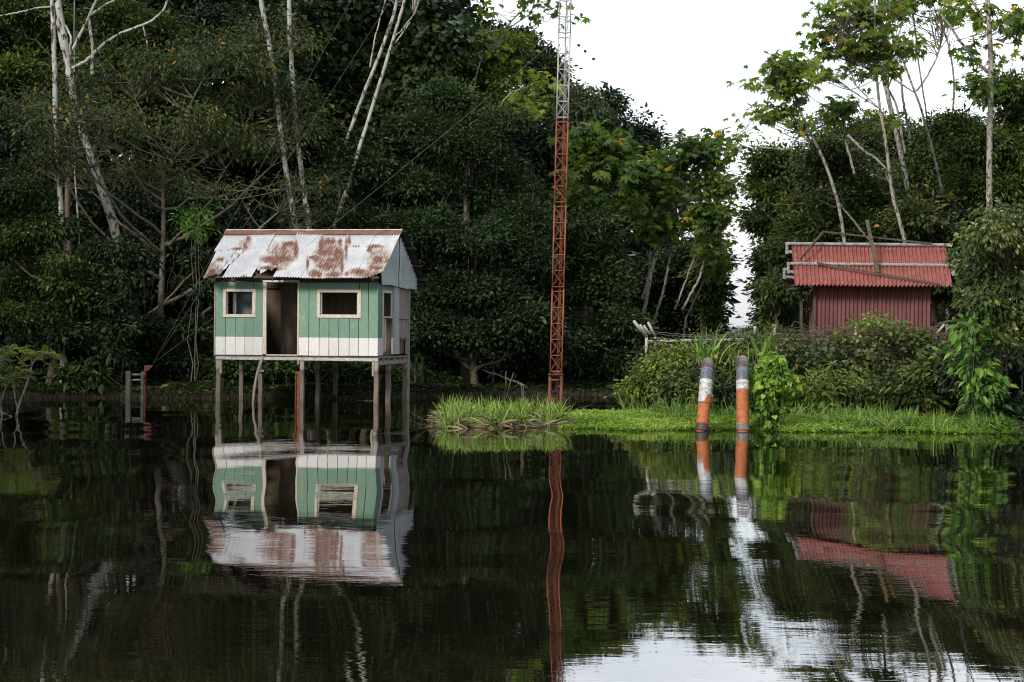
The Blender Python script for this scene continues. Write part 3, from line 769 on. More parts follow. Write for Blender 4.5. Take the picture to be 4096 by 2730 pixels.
M['fence_pipe'] = bark('lichen_white_pipe', (.50,.49,.45), (.28,.27,.23), (.06,.07,.035), 26, .60, 1)
TS = R(4)
SY = 57.0
def sz(zx, zy): return 3050 + zx*.3825, 880 + zy*.3825
OS = P(*sz(555, 1365), SY); sx = np.array([math.cos(TS), -math.sin(TS), 0]); sy = np.array([math.sin(TS), math.cos(TS), 0]); OS[2] = 0
shed = thing('red_shed', 'small red corrugated shed raised on posts behind the overgrown fence', 'shed', OS, -TS)
def SF(zx, zy, y=0): return hit(zx, zy, (0, y, 0), (0, 1, 0), OS, sx, sy, sz)
wl0, wr0 = SF(560, 1000)[0], SF(1752, 1000)[0]; wb = SF(1100, 1362)[2]; wt = SF(1100, 640)[2]
SD = 2.2
def corr_wall(p0, p1, z0, z1, pitch=.107, amp=.03):
    n = int(np.linalg.norm(np.array(p1)-p0)/pitch*8); t = np.linspace(0, 1, n); d = nrm(np.array(p1)-p0); q = np.array([d[1], -d[0]])
    L = np.linalg.norm(np.array(p1)-p0)
    xy = np.array(p0)+t[:, None]*(np.array(p1)-p0) + (amp*np.cos(2*np.pi*t*L/pitch))[:, None]*q
    z = np.array([z0, (z0+z1)/2, z1]); 
    return np.stack([np.repeat(xy[:, None, 0], 3, 1), np.repeat(xy[:, None, 1], 3, 1), np.repeat(z[None], n, 0)], -1)
mb = MB(); mb.grid(corr_wall((wl0, 0), (wr0, 0), wb, wt)); mb.build('front_wall', M['shed_wall'], shed, True)
mb = MB(); mb.grid(corr_wall((wl0, SD), (wl0, 0.03), wb+.05, wt)); mb.grid(corr_wall((wr0, .03), (wr0, SD), wb+.05, wt)); mb.split('side_wall', M['shed_wall'], shed, True)
mb = MB(); mb.grid(corr_wall((wr0, SD), (wl0, SD), wb, wt)); mb.build('back_wall', M['shed_wall'], shed, True)
mb = MB(); mb.bx(wl0+.03, wr0-.03, .04, SD-.04, wb, wb+.06); mb.build('floor', M['wood_dark'], shed)
SRY, SEY = 1.1, -.55
SRZ = hit(1100, 290, (0, SRY, 0), (0, 1, 0), OS, sx, sy, sz)[2]; SEZ = hit(1100, 682, (0, SEY, 0), (0, 1, 0), OS, sx, sy, sz)[2]
ssl = np.array([0, SEY-SRY, SEZ-SRZ]); srn = nrm(np.array([0, -ssl[2], ssl[1]])); srn = srn if srn[2] > 0 else -srn
def SR(zx, zy): return hit(zx, zy, (0, SRY, SRZ), srn, OS, sx, sy, sz)
rx0, rx1 = SR(305, 300)[0], SR(1918, 310)[0]; ex0, ex1 = SR(335, 670)[0], SR(1985, 690)[0]
def sroof(v0, v1, dz, name='roof_sheet', jag=False):
    n = int((rx1-rx0)/.107*9); s_ = np.linspace(0, 1, n); t = np.linspace(v0, v1, 8)
    S_, Tt = np.meshgrid(s_, t, indexing='ij')
    x = (rx0+(rx1-rx0)*S_)*(1-Tt) + (ex0+(ex1-ex0)*S_)*Tt
    u = S_*(rx1-rx0)
    w = .03*np.cos(2*np.pi*u/.107)
    pl = np.stack([x, np.zeros_like(x), np.zeros_like(x)], -1) + np.array([0, SRY, SRZ]) + Tt[..., None]*ssl + (w+dz+.014*(Tt-v0)/(v1-v0)*-1+.01*np.sin(u*2))[..., None]*srn
    m = MB(); m.grid(pl); m.grid(pl - np.array([0, .0, .012])); m.build(name, M['shed_roof'], shed, True)
sroof(.52, 1.0, .0); sroof(.04, .56, .022); sroof(-.02, .13, .048, 'ridge_cap')
mb = MB()
U = np.linspace(rx0, rx1, 200); 
pl = np.stack([np.repeat(U[:, None], 4, 1), SRY+np.repeat(np.linspace(0, 1.7, 4)[None], 200, 0), SRZ+.0-np.repeat(np.linspace(0, 1.0, 4)[None], 200, 0)+.021*np.cos(2*np.pi*U/.107)[:, None]], -1)
mb.grid(pl); mb.build('back_roof', M['shed_roof'], shed, True)
# bolts on the roof
mb = MB()
for vv in (.25, .47, .62, .88):
    for k in range(14):
        u = (k+.5+.2*math.sin(k*3+vv*9))/14; x = (rx0+(rx1-rx0)*u)*(1-vv)+(ex0+(ex1-ex0)*u)*vv
        c = np.array([x, SRY, SRZ])+vv*ssl+srn*.035; mb.tube([c, c+srn*.02], [.016, .008], 6)
mb.split('bolt', M['wood_dark'], shed)
mb = MB()
for x in (wl0-.05, wl0-.33): mb.beam((x, -.03 if x > wl0-.1 else 1.0, -.1), (x, -.03 if x > wl0-.1 else 1.0, SEZ+.1), .075, .075)
for x in (wl0+.65, wl0+1.5, wl0+2.3, wr0-.05): mb.beam((x, .15, -.1), (x, .15, wb-.01), .08, .08)
for x in (wl0+.1, wr0-.1): mb.beam((x, SD-.1, -.1), (x, SD-.1, wb-.01), .08, .08)
mb.split('post', M['wood_dark'], shed)
mb = MB(); a = SF(265, 600, .1); b = SF(470, 735, .1)
mb.bx(SF(270, 700, 1.8)[0], wl0-.1, .5, 1.9, SEZ-.12, SEZ-.06); mb.bx(rx0+.05, ex0+.3, -.2, 2.1, SEZ-.02, SEZ+.03)
mb.build('eave_board', M['wood_dark'], shed)
# pipe frames bolted round the roof
def rail(pts, r=.043):
    m = MB(); m.tube(pts, r, 9, True); return m
def RP3(zx, zy, up=.12): return SR(zx, zy) + srn*up
def pipeframe(p):
    m = MB()
    for a, b in zip(p[:-1], p[1:]): m.tube([a, b], .043, 9)
    for a in p: m.box(a, (.086, .086, .086))
    m.build('pipe_rail', M['pipe_rail'], shed)
p1, p2 = SF(255, 250, SRY-.1), SF(1950, 264, SRY-.1)
pipeframe([SF(300, 335, SRY-.1), SF(255, 340, SRY-.1), p1, p2])
q1, q2 = SF(270, 458, .25), SF(2012, 478, .25)
pipeframe([SF(330, 545, .25), SF(272, 545, .25), q1, q2, SF(1996, 570, .25), SF(1955, 560, .25)])
pipeframe([SF(270, 520, 1.3), SF(228, 520, 1.3), SF(228, 600, 1.3), SF(330, 602, 1.3)])
mb = MB(); mb.tube([SF(275, 735, 1.9), SF(470, 735, 1.9)], .035, 8); mb.build('pipe_rail', M['pipe_rail'], shed)
def W(pl): return OS + pl[0]*sx + pl[1]*sy + np.array([0, 0, pl[2]])
mb = MB(); mb.beam(W(SF(395, 412, .15)), W(SF(640, 122, .9)), .05, .05); 
tag(mb.build('timber_batten', M['wood_dark']), 'short dark batten sloping up from the left end of the red roof', 'timber')
mb = MB(); mb.beam(W(SF(640, 124, .9)), W(SF(1770, 250, .95)), .045, .045)
tag(mb.build('timber_batten', M['wood_dark']), 'long thin dark batten resting above the ridge of the red roof', 'timber')
mb = MB(); mb.beam(W(SF(570, 452, .12)), W(SF(1850, 675, -.55)), .045, .05)
tag(mb.build('timber_batten', M['wood_dark']), 'dark batten lying slantwise across the lower red roof', 'timber')
mb = MB(); mb.beam(W(SF(1205, 550, -.2)), W(SF(1092, 5, .45)), .085, .05)
tag(mb.build('leaning_plank', M['bark_brown']), 'brown plank standing tilted against the red roof', 'timber')

# ------------------------------------------------------------------ overgrown fence
def fz(zx, zy): return 2500 + zx*.34, 1250 + zy*.34
FY = 49.0
fence = thing('wire_fence', 'overgrown chain-link fence with white lichened pipe posts and angled arms before the red shed', 'fence', P(2585, 1500, FY)*np.array([1, 1, 0]))
fo = np.array(fence.location)
def fp(px, py, Y=FY): return P(px, py, Y) - fo
def pp(*pts, r=.034, name='post', n=9):
    m = MB(); m.tube(pts, r, n); return m.build(name, M['fence_pipe'], fence, True)
def gz(p): q = np.array(p); q[2] = -.2; return q
c = fp(2586, 1350); pp(gz(c), c); pp(c, fp(2536, 1286, FY-.3), r=.035, name='arm')
pp(fp(2621, 1347, FY+.6), fp(2592, 1290, FY+.5), r=.032, name='arm')
pp(fp(2600, 1340, FY+.9), fp(2575, 1303, FY+.8), r=.028, name='arm'); pp(fp(2586, 1345, FY+.5), fp(2560, 1300, FY+.4), r=.028, name='arm')
pp(gz(fp(2620, 1400, FY+.6)), fp(2621, 1347, FY+.6), r=.028)
pp(fp(2588, 1367), fp(2850, 1361), r=.032, name='top_rail'); pp(fp(2851, 1361), fp(3098, 1359), r=.032, name='top_rail')
pp(fp(3099, 1359), fp(3330, 1359), r=.024, name='top_rail'); pp(fp(3331, 1359), fp(3860, 1352), r=.024, name='top_rail')
pp(fp(3020, 1356), fp(3020, 1310, FY-.35), r=.03, name='arm')
c = fp(3097, 1298); pp(gz(c), c, r=.036)
c = fp(3327, 1398); pp(gz(c), c, r=.03); c = fp(3424, 1290); pp(gz(c), c, r=.033); c = fp(3852, 1330); pp(gz(c), c, r=.036)
pp(c, fp(3903, 1262), r=.036, name='arm'); pp(fp(3748, 1333), fp(3777, 1300), r=.03, name='arm')
pp(gz(fp(3745, 1340)), fp(3748, 1333), r=.028)
m = MB(); c = fp(2742, 1378, FY+.5); m.tube([gz(c), (gz(c)+c)/2+[.02,0,0], c], [.085, .08, .075], 9); m.build('stump_post', M['bark_grey'], fence, True)
m = MB()
zt, zb = fp(2590, 1368)[2], .1
x0, x1 = 0.0, fp(3855, 1350)[0]
hh = zt-zb; d = .062
for k in range(int((x1-x0+hh)/d)):
    for s_ in (1, -1):
        a = x0 - hh + k*d if s_ == 1 else x0 + k*d
        xa, xb = a, a+hh*s_
        za, zc = zb, zt
        # clip to the fence length
        lo, hi = min(xa, xb), max(xa, xb)
        if hi < x0 or lo > x1: continue
        def at(x): return za+(zc-za)*(x-xa)/(xb-xa)
        xs_, xe_ = max(lo, x0), min(hi, x1)
        m.tube([(xs_, .035+.003*s_, at(xs_)), (xe_, .035+.003*s_, at(xe_))], .0022, 3, False)
m.build('chain_link_mesh', M['wire'], fence)
m = MB()
for a, b in [((2560, 1318), (3020, 1330)), ((2575, 1330), (3097, 1333)), ((2600, 1352), (3097, 1350)), ((3097, 1312), (3424, 1300)), ((3424, 1300), (3880, 1290)), ((3097, 1335), (3860, 1325))]:
    p, q = fp(*a), fp(*b); t = np.linspace(0, 1, 30)[:, None]; pts = p+(q-p)*t; pts[:, 2] -= (.10*4*t*(1-t))[:, 0]; pts[:, 2] += .008*np.sin(np.arange(30)*2.1)
    m.tube(pts, .0045, 4, False)
m.build('barbed_wire', M['wire'], fence)

# ------------------------------------------------------------------ two pipelines rising from the water
def band_mat(name, c0, c1, rough=.6, sc=(1, 1, 1), scale=7, c2=None):
    m, nt, b = newmat(name)
    n1 = noise(nt, scale, 6, .65, sc); n2 = noise(nt, 45, 3, .6)
    c = ramp(nt, [(.3, c0), (.7, c1)], n1).outputs[0]
    if c2: c = mixc(nt, c, c2, ramp(nt, [(.54, (0,0,0)), (.62, (.85,.85,.85))], noise(nt, scale*2.2, 6, .75)).outputs[0])
    c = mixc(nt, c, (.6,.6,.6), ramp(nt, [(.55, (0,0,0)), (.75, (.5,.5,.5))], n2).outputs[0], 'MULTIPLY')
    nt.links.new(c, b.inputs['Base Color']); b.inputs['Roughness'].default_value = rough
    bump(nt, b, n1, .3, .008); return m
M['pipe_orange'] = band_mat('orange_rusted_pipe', (.26,.07,.022), (.50,.17,.055), .75, (1, 1, 3), 3.5, (.17,.055,.03))
M['pipe_white'] = band_mat('scuffed_white_wrap', (.30,.31,.32), (.62,.63,.64), .6, (1, 1, 2), 8, (.16,.12,.10))
M['pipe_blue'] = band_mat('blue_grey_wrap', (.055,.065,.095), (.17,.19,.24), .38, (1, 1, 1), 8, (.05,.045,.045))
M['pipe_brown'] = band_mat('brown_tar_wrap', (.028,.02,.019), (.10,.062,.054), .55, (1, 1, 1), 8, (.03,.025,.025))
M['pipe_collar'] = band_mat('dark_steel_collar', (.06,.055,.055), (.25,.23,.22), .35, (1, 1, 1), 9)
def pipeline(px_base, px_top, py_top, label, bands, Y0, torn=False):
    base = P(px_base, 1715, Y0); base[2] = 0
    t = thing('pipeline', label, 'pipe', base, 0, 'twin pipelines rising from the water')
    ztop = P(px_top, py_top, Y0+.9)[2] - .115
    dx = (px_top-px_base)*Y0/F
    prof = [(-.9, -.06), (0, 0), (.30, .06), (.55, .13), (.78, .24), (.92, .38), (1.0, .60), (1.0, .86), (.90, 1.12), (.70, 1.45), (.35, 1.95), (.05, 2.4)]
    pts = np.array([[dx*min(1, max(0, z_))**.8 if z_ > 0 else dx*0, y, z_*ztop] for z_, y in prof])
    pts[0, 0] = -.02
    # dense resample
    s_ = np.r_[0, np.cumsum(np.linalg.norm(np.diff(pts, axis=0), axis=1))]
    q = np.linspace(0, s_[-1], 160); pts = np.stack([np.interp(q, s_, pts[:, i]) for i in range(3)], 1)
    for _ in range(6): pts[1:-1] = (pts[:-2]+pts[1:-1]*2+pts[2:])/4
    s_ = np.r_[0, np.cumsum(np.linalg.norm(np.diff(pts, axis=0), axis=1))]
    # arc length at which the pipe passes each photographed row (front side)
    pts[:, 0] += base[0]*pts[:, 1]/base[1]          # the pipe runs straight away up the bank
    world = pts + base
    row = YH - (world[:, 2]-H)/world[:, 1]*F
    imax = int(np.argmin(row))
    def at_row(r):
        if r == 'top': return s_[imax]
        return float(np.interp(-r, -row[:imax+1], s_[:imax+1])) if r < 1e5 else 0
    for i, (name, mat, r0, r1, rad) in enumerate(bands):
        a = 0 if r0 is None else (at_row(r0) if not isinstance(r0, tuple) else s_[imax]+r0[0])
        b = (at_row(r1) if not isinstance(r1, tuple) else s_[imax]+r1[0])
        m_ = MB(); qq = np.linspace(a, b, max(4, int((b-a)/.03)+2)); seg_ = np.stack([np.interp(qq, s_, pts[:, k]) for k in range(3)], 1)
        m_.tube(seg_, rad, 28); o = m_.build(name, M[mat], t, True)
        if 'wrap' in name and b-a > .1:
            m_ = MB()
            for q0 in np.arange(a+.01, b, .115):
                c = np.array([np.interp(q0, s_, pts[:, k]) for k in range(3)]); c2 = np.array([np.interp(q0+.008, s_, pts[:, k]) for k in range(3)])
                d = nrm(c2-c)*.004; m_.tube([c-d, c+d], rad+.0025, 28)
            m_.build('wrap_seam', M['pipe_collar'], o)
    if torn:
        m_ = MB(); qa = np.linspace(at_row(1606)-.01, at_row(1574), 14); an = np.linspace(.15, 1.75, 22); pl = []
        for j, q_ in enumerate(qa):
            c = np.array([np.interp(q_, s_, pts[:, k]) for k in range(3)]); d = nrm(np.array([np.interp(q_+.02, s_, pts[:, k]) for k in range(3)])-c)
            ax = nrm(np.array([1., 0, 0])-d*d[0]); ay = np.cross(d, ax); ay = ay if ay[1] < 0 else -ay; u = j/13; sh = .8*u**1.4
            aa = an*(1-sh) + .95*sh + .05*math.sin(j*2.3)
            pl.append([c + (rad+.011)*(math.cos(b_)*ax + math.sin(b_)*ay) for b_ in aa])
        pl = np.array(pl); ctr = pl.mean((0, 1))
        m_.grid(pl); m_.build('torn_patch', M['pipe_orange'], t, True)
    return t
r = .118
pipeline(2806, 2828, 1432, 'left of the two pipes, leaning, with torn white wrap down to its orange lower half',
         [('pipe', 'pipe_orange', None, 1610, r), ('collar', 'pipe_brown', 1718, 1688, r+.008), ('white_wrap', 'pipe_white', 1606, 1517, r+.006),
          ('blue_wrap', 'pipe_blue', 1516.5, 1478, r+.004), ('brown_wrap', 'pipe_brown', 1477.5, (1.6,), r+.002)], 40.4, True)
pipeline(2971, 2968, 1423, 'right of the two pipes, upright, with short white band and grey collar at the water',
         [('pipe', 'pipe_orange', None, 1556, r), ('collar', 'pipe_collar', 1716, 1686, r+.009), ('white_wrap', 'pipe_white', 1556, 1518, r+.006),
          ('blue_wrap', 'pipe_blue', 1517.5, 1472, r+.004), ('brown_wrap', 'pipe_brown', 1471.5, (1.6,), r+.002)], 40.4)

# ------------------------------------------------------------------ old jetty frame and posts on the left bank
m = MB(); Y0 = 54.0
def col(px0, px1, y0, y1, Y, m): a, b = P(px0, (y0+y1)/2, Y), P(px1, (y0+y1)/2, Y); m.bx(a[0], b[0], Y, Y+abs(b[0]-a[0])*.9, P(px0, y1, Y)[2], P(px0, y0, Y)[2])
fr = thing('concrete_frame', 'low dark H-shaped frame with two grey uprights and a pipe crossbar on the left bank', 'frame', P(540, 1605, Y0)*np.array([1, 1, 0]))
fro = np.array(fr.location)
def lcol(x0, x1, y0, y1, Y, name, mat):
    m = MB(); a, b = P(x0, (y0+y1)/2, Y)-fro, P(x1, (y0+y1)/2, Y)-fro
    m.bx(a[0], b[0], Y-fro[1], Y-fro[1]+abs(b[0]-a[0])*.9, (P(x0, y1, Y)-fro)[2], (P(x0, y0, Y)-fro)[2]); return m.build(name, M[mat], fr)
M['concrete_old'] = flat_noise_mat('mossy_dark_concrete', (.035,.035,.03), (.14,.13,.115), 9, .9, bs=.5)
lcol(502, 521, 1485, 1612, Y0, 'upright', 'concrete_old'); lcol(563, 574, 1487, 1612, Y0, 'upright', 'concrete_old')
m = MB(); m.tube([P(519, 1500, Y0+.1)-fro, P(572, 1500, Y0+.1)-fro], .035, 8); m.build('crossbar', M['pipe_blue'], fr, True)
m = MB(); m.tube([P(519, 1521, Y0+.1)-fro, P(572, 1520, Y0+.1)-fro], .022, 8); m.build('crossbar', M['wood_grey'], fr, True)
M['paint_red'] = flat_noise_mat('faded_red_paint', (.09,.015,.012), (.16,.03,.022), 9, .7)
m = MB(); col(575, 583, 1487, 1612, 54.2, m); tag(m.build('red_pole', M['paint_red']), 'thin red pole standing beside the grey frame on the left bank', 'pole')
m = MB(); a = P(575, 1486, 54.3); b = P(578, 1462, 54.3); c_ = P(612, 1462, 54.3); d_ = P(592, 1484, 54.3)
v = np.array([a, b, c_, d_]); v2 = v+np.array([0, .04, 0]); m.add(np.vstack([v, v2]), [np.array([[0,1,2,3],[7,6,5,4],[0,4,5,1],[1,5,6,2],[2,6,7,3],[3,7,4,0]])])
tag(m.build('anchor_plate', M['mast_base']), 'brown iron plate on top of the red pole holding the guy wires', 'anchor plate')
m = MB(); col(1864, 1877, 1488, 1580, 60.6, m); tag(m.build('rusty_post', M['rust_iron']), 'short rusty post in the dark undergrowth between the house and the mast', 'post')
# ------------------------------------------------------------------ trees
def mpp(Y): return Y/F
def blobs_m(bl, Y, dj=1.0, deep=.9):
    """crown lobes given as (px, py, rx, ry[, dY]) in photograph pixels at distance Y"""
    out = []
    for b in bl:
        px, py, rx, ry = b[:4]; dy = b[4] if len(b) > 4 else rng.uniform(-dj, dj)
        c = P(px, py, Y+dy); k = mpp(Y+dy)
        out.append((c, np.array([rx*k, max(.5, (rx+ry)*.5*k*deep), ry*k])))
    return out
def cull(p, s, thr):
    q = np.sin(p[:, 0]*s+1.3)*np.sin(p[:, 2]*s*1.3+.7)+np.sin(p[:, 1]*s*.9+p[:, 0]*s*.6)*np.sin(p[:, 2]*s*.8+p[:, 0]*s*1.7+2)
    return q > thr
def crown(mb, bl, nleaf, size, tpl, cn=10, cr=.16, tint=.5, tv=.16, droop=.35, accent=.012, thr=-.75, wl=1.0, inner=.5, upn=.8, ns=1.7, sub=0):
    if sub:
        nb = []
        for c, r in bl:
            nb.append((c, r*.62))
            for _ in range(sub):
                d_ = nrm(rng.normal(size=3)); d_[2] = abs(d_[2])*.9 - .25; f_ = rng.uniform(.34, .52)
                nb.append((c + d_*r*(1-f_*.75), r*f_*np.array([1.05, 1, .85])))
        bl = nb
    area = np.array([r[0]*r[2]+r[1]*r[2] for c, r in bl]); area /= area.sum()
    nc = max(6, int(nleaf/cn*1.25)); k = rng.choice(len(bl), nc, p=area)
    C = np.array([b[0] for b in bl])[k]; Rr = np.array([b[1] for b in bl])[k]
    d = nrm(rng.normal(size=(nc, 3))); d[:, 2] = np.where(d[:, 2] < -.35, -d[:, 2]*.5, d[:, 2]); d = nrm(d)
    rad = inner + (1.08-inner)*rng.random(nc)**.6
    rad *= 1+.10*np.sin(d[:, 0]*7+k)*np.sin(d[:, 2]*6+k*2)
    cc = C + d*Rr*rad[:, None]
    m = cull(cc, ns, thr) | (rng.random(nc) < .12)
    cc, d, k = cc[m], d[m], k[m]; nc = len(cc)
    bt = rng.normal(0, tv*(.75 if sub else .5), len(bl))[k] + rng.normal(0, tv*.55, nc)
    idx = np.repeat(np.arange(nc), cn)
    az = nrm(rng.normal(size=(nc, 3))*np.array([1, 1, .4]) + d*.7)
    off = rng.normal(size=(len(idx), 3))*np.array([1, 1, .65])
    pos = cc[idx] + off*cr + az[idx]*rng.uniform(-1, 1, len(idx))[:, None]*cr*1.2
    D = nrm(off)*.8 + d[idx]*.5 + rng.normal(0, .35, (len(idx), 3)); D[:, 2] -= droop
    Nn = np.array([0, 0, upn]) + rng.normal(0, .5, (len(idx), 3)) + d[idx]*.35
    t = np.clip(tint + bt[idx] + rng.normal(0, tv*.5, len(idx)), 0, .93)
    t = np.where(rng.random(len(idx)) < accent, rng.uniform(.95, 1, len(idx)), t)
    S = size*rng.uniform(.6, 1.3, len(idx))*rng.uniform(.75, 1.3, len(bl))[k][idx]
    mb.inst(tpl, pos, D, Nn, S, t, S*wl)
    return cc
def wig(p0, p1, n, amp):
    p0, p1 = np.array(p0, float), np.array(p1, float); t = np.linspace(0, 1, n)[:, None]
    j = np.cumsum(rng.normal(0, amp, (n, 3)), 0); j -= j[0]+(j[-1]-j[0])*t
    return p0+(p1-p0)*t+j
def twigs(mb, src, tips, n, r0=.02, amp=.05, m=7):
    """thin limbs from points on the trunk to leaf clumps"""
    if len(tips) == 0: return
    sel = tips[rng.choice(len(tips), min(n, len(tips)), replace=False)]
    for t in sel:
        low = src[src[:, 2] < t[2]+.3]; low = low if len(low) else src
        dd = np.linalg.norm(low-t, axis=1); hd = np.hypot(low[:, 0]-t[0], low[:, 1]-t[1]); sc_ = dd + 1.2*np.abs((t[2]-low[:, 2]) - .5*hd)
        s_ = low[rng.choice(np.argsort(sc_)[:max(2, len(dd)//6)])]
        L = np.linalg.norm(t-s_); q = wig(s_, t, m, amp*L*.25)
        q[1:-1, 2] -= .12*L*np.sin(np.linspace(0, np.pi, m))[1:-1]*.5
        mb.tube(q, np.linspace(r0, r0*.3, m), 4, False)
def pxpath(pts, Y, dY=0):
    k = np.linspace(0, 1, len(pts))
    return np.array([P(a, b, Y+dY*t) for (a, b), t in zip(pts, k)])
def dense(pts, n=40, amp=.0):
    s_ = np.r_[0, np.cumsum(np.linalg.norm(np.diff(pts, axis=0), axis=1))]; q = np.linspace(0, s_[-1], n)
    out = np.stack([np.interp(q, s_, pts[:, i]) for i in range(3)], 1)
    for _ in range(3): out[1:-1] = (out[:-2]+out[1:-1]*2+out[2:])/4
    if amp: out[1:-1] += rng.normal(0, amp, (n-2, 3))
    return out
def tree(label, Y, lobes, nleaf, size, mat, tpl=LEAF, trunk=None, tw=.11, barkm='bark_brown', name='broadleaf_tree', cat='tree', group='trees of the flooded forest',
         ntw=50, twr=.018, twm=None, dj=1.0, deep=.9, extra=None, **kw):
    bl = blobs_m(lobes, Y, dj, deep)
    cx = np.mean([b[0] for b in bl], 0); zmin = min(b[0][2]-b[1][2] for b in bl)
    base = np.array([cx[0], cx[1], float(hgt(cx[0], cx[1]))])
    if trunk is not None:
        tp = pxpath(trunk, Y); base = np.array([tp[-1][0]+(tp[-1][0]-tp[-2][0])*.5, tp[-1][1], 0])
        tp = np.vstack([tp, [base]]) if tp[-1][2] > .1 else tp
    else:
        top = cx+[0, 0, .3]; tp = np.array([top, (top+base)/2+rng.normal(0, .15, 3)*[1, 1, 0], base])
    base = tp[-1].copy()
    t = thing(name, label, cat, base, 0, group)
    tp = dense(tp-base, 26); w = tw*np.linspace(.45, 1.1, len(tp))
    mb = MB(); mb.tube(tp, w, 8); mb.build('trunk', M[barkm], t, True)
    cmb = MB(); bl = [(c-base, r) for c, r in bl]
    kw.setdefault('sub', 7)
    cc = crown(cmb, bl, int(nleaf*(1.25 if kw['sub'] else 1)), size, tpl, **kw)
    if ntw:
        lm = MB(); 
        for c, r in bl:          # one limb to every lobe
            hd = np.hypot(c[0]-tp[0][0], c[1]-tp[0][1]); zt_ = max(.4, c[2]-max(r[2]*1.2, .85*hd))
            i = int(np.argmin(np.abs(tp[:, 2]-zt_))); q = wig(tp[i], c, 9, .07)
            q[1:-1, 2] -= (.10*hd*np.sin(np.linspace(0, np.pi, 9)))[1:-1]
            lm.tube(q, np.linspace(min(w[i]*.8, tw*.6), .02, 9), 6, False)
            m = np.linalg.norm((cc-c)/r, axis=1) < 1.25
            twigs(lm, q, cc[m], int(ntw/len(bl))+2, twr)
        lm.build('branches', M[twm or barkm], t, True)
    cmb.build('crown', M[mat], t)
    if extra: extra(t, base, tp)
    return t

# --- left wood, front rank -------------------------------------------------
tree('tall grey-branched tree with sparse small olive leaves and orange ones, left of the house', 58.5,
     [(250,420,230,90),(520,330,240,110),(820,260,300,120),(1080,400,220,120),(380,560,260,80),(700,520,300,120),(960,600,260,100),(1200,540,150,120),(300,700,190,50),(230,480,150,80,-2.6),(330,590,150,70,-2.8),(200,640,120,50,-2.5),(440,470,120,70,-2.5),(560,690,230,60),(880,760,240,50),(1180,760,200,70),(1100,180,180,110),(1250,860,130,40)],
     30000, .125, 'leaf_olive', SLIM, trunk=[(650,700),(655,900),(650,1050),(640,1300)], tw=.10, barkm='twig', name='sparse_tree', sub=0, cn=8, cr=.2, tint=.56, tv=.24, accent=.03, thr=-.2, wl=1.15, inner=.2, ntw=420, twr=.02, twm='twig', droop=.6, ns=2.3)
tree('bushy tree with bright small leaves cascading low at the left edge of the photo', 57.0,
     [(70,800,120,110),(150,930,150,100),(40,1000,130,110),(370,1080,110,75),(300,1180,120,80),(230,1270,140,80),(110,1150,130,110),(60,1290,120,90),(380,1230,100,60),(245,1060,60,50,-1.3),(250,1150,60,60,-1.3)], 17000, .115, 'leaf_mid', LEAF, cn=10, cr=.17, tint=.52, tv=.2, droop=.8, ntw=60)
tree('bright green feathery crown at the top left corner behind the white trunks', 66,
     [(60,60,170,110),(230,170,150,100),(430,90,160,100),(620,150,130,90),(80,300,170,90),(420,270,130,80)], 15000, .16, 'leaf_mid', SLIM, cn=12, cr=.24, tint=.58, tv=.22, droop=.25, ntw=40, wl=1.5)
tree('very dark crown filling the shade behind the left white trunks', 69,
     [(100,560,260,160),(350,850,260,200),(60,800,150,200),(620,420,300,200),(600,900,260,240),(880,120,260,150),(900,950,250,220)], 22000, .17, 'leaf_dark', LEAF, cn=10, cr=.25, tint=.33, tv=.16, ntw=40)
tree('large-leaved dark tree with sky gaps, at the top behind the pair of white trunks', 64,
     [(1250,120,170,130),(1400,250,150,110),(1500,60,180,110),(1680,90,150,110),(1620,260,170,110),(1760,170,110,90),(1330,420,170,110),(1560,430,170,100),(1700,380,110,80),(1790,60,70,60),(1190,330,130,110)],
     20000, .19, 'leaf_dark', HEART, cn=8, cr=.26, tint=.62, tv=.2, droop=.9, thr=-.45, wl=1.05, ntw=90, ns=2.0)
tree('dense fine-leaved dark tree right behind the house roof', 61,
     [(1380,700,170,150),(1500,620,170,120),(1430,900,180,160),(1580,820,180,170),(1450,1100,170,150),(1300,1000,120,120),(1620,1050,170,150)], 30000, .125, 'leaf_dark', LEAF, cn=11, cr=.17, tint=.52, tv=.2, droop=.2, ntw=50)
tree('broad dense dark green tree in the middle of the left wood', 60.5,
     [(1700,560,200,130),(1880,620,190,140),(1760,760,210,150),(1980,780,190,140),(1700,960,200,160),(1900,980,200,170),(2080,930,150,150),(1780,420,150,90),(1990,500,140,90)], 42000, .125, 'leaf_dark', SLIM, cn=12, cr=.17, tint=.55, tv=.22, droop=.1, wl=1.35, upn=1.1, ntw=60)
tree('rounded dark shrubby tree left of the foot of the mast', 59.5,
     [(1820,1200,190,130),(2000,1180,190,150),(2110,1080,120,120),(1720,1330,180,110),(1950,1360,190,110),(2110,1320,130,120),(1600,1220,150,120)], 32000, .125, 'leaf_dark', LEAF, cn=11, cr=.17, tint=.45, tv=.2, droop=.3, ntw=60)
tree('grey-green dense tree directly right of the red mast section', 62.5,
     [(2330,900,110,100),(2260,1020,120,120),(2380,1020,110,110),(2300,1180,150,120),(2430,1150,110,110),(2350,1330,160,120),(2470,1320,120,120),(2250,1400,130,100)], 26000, .13, 'leaf_dark', LEAF, cn=11, cr=.18, tint=.62, tv=.2, droop=.2, ntw=50)
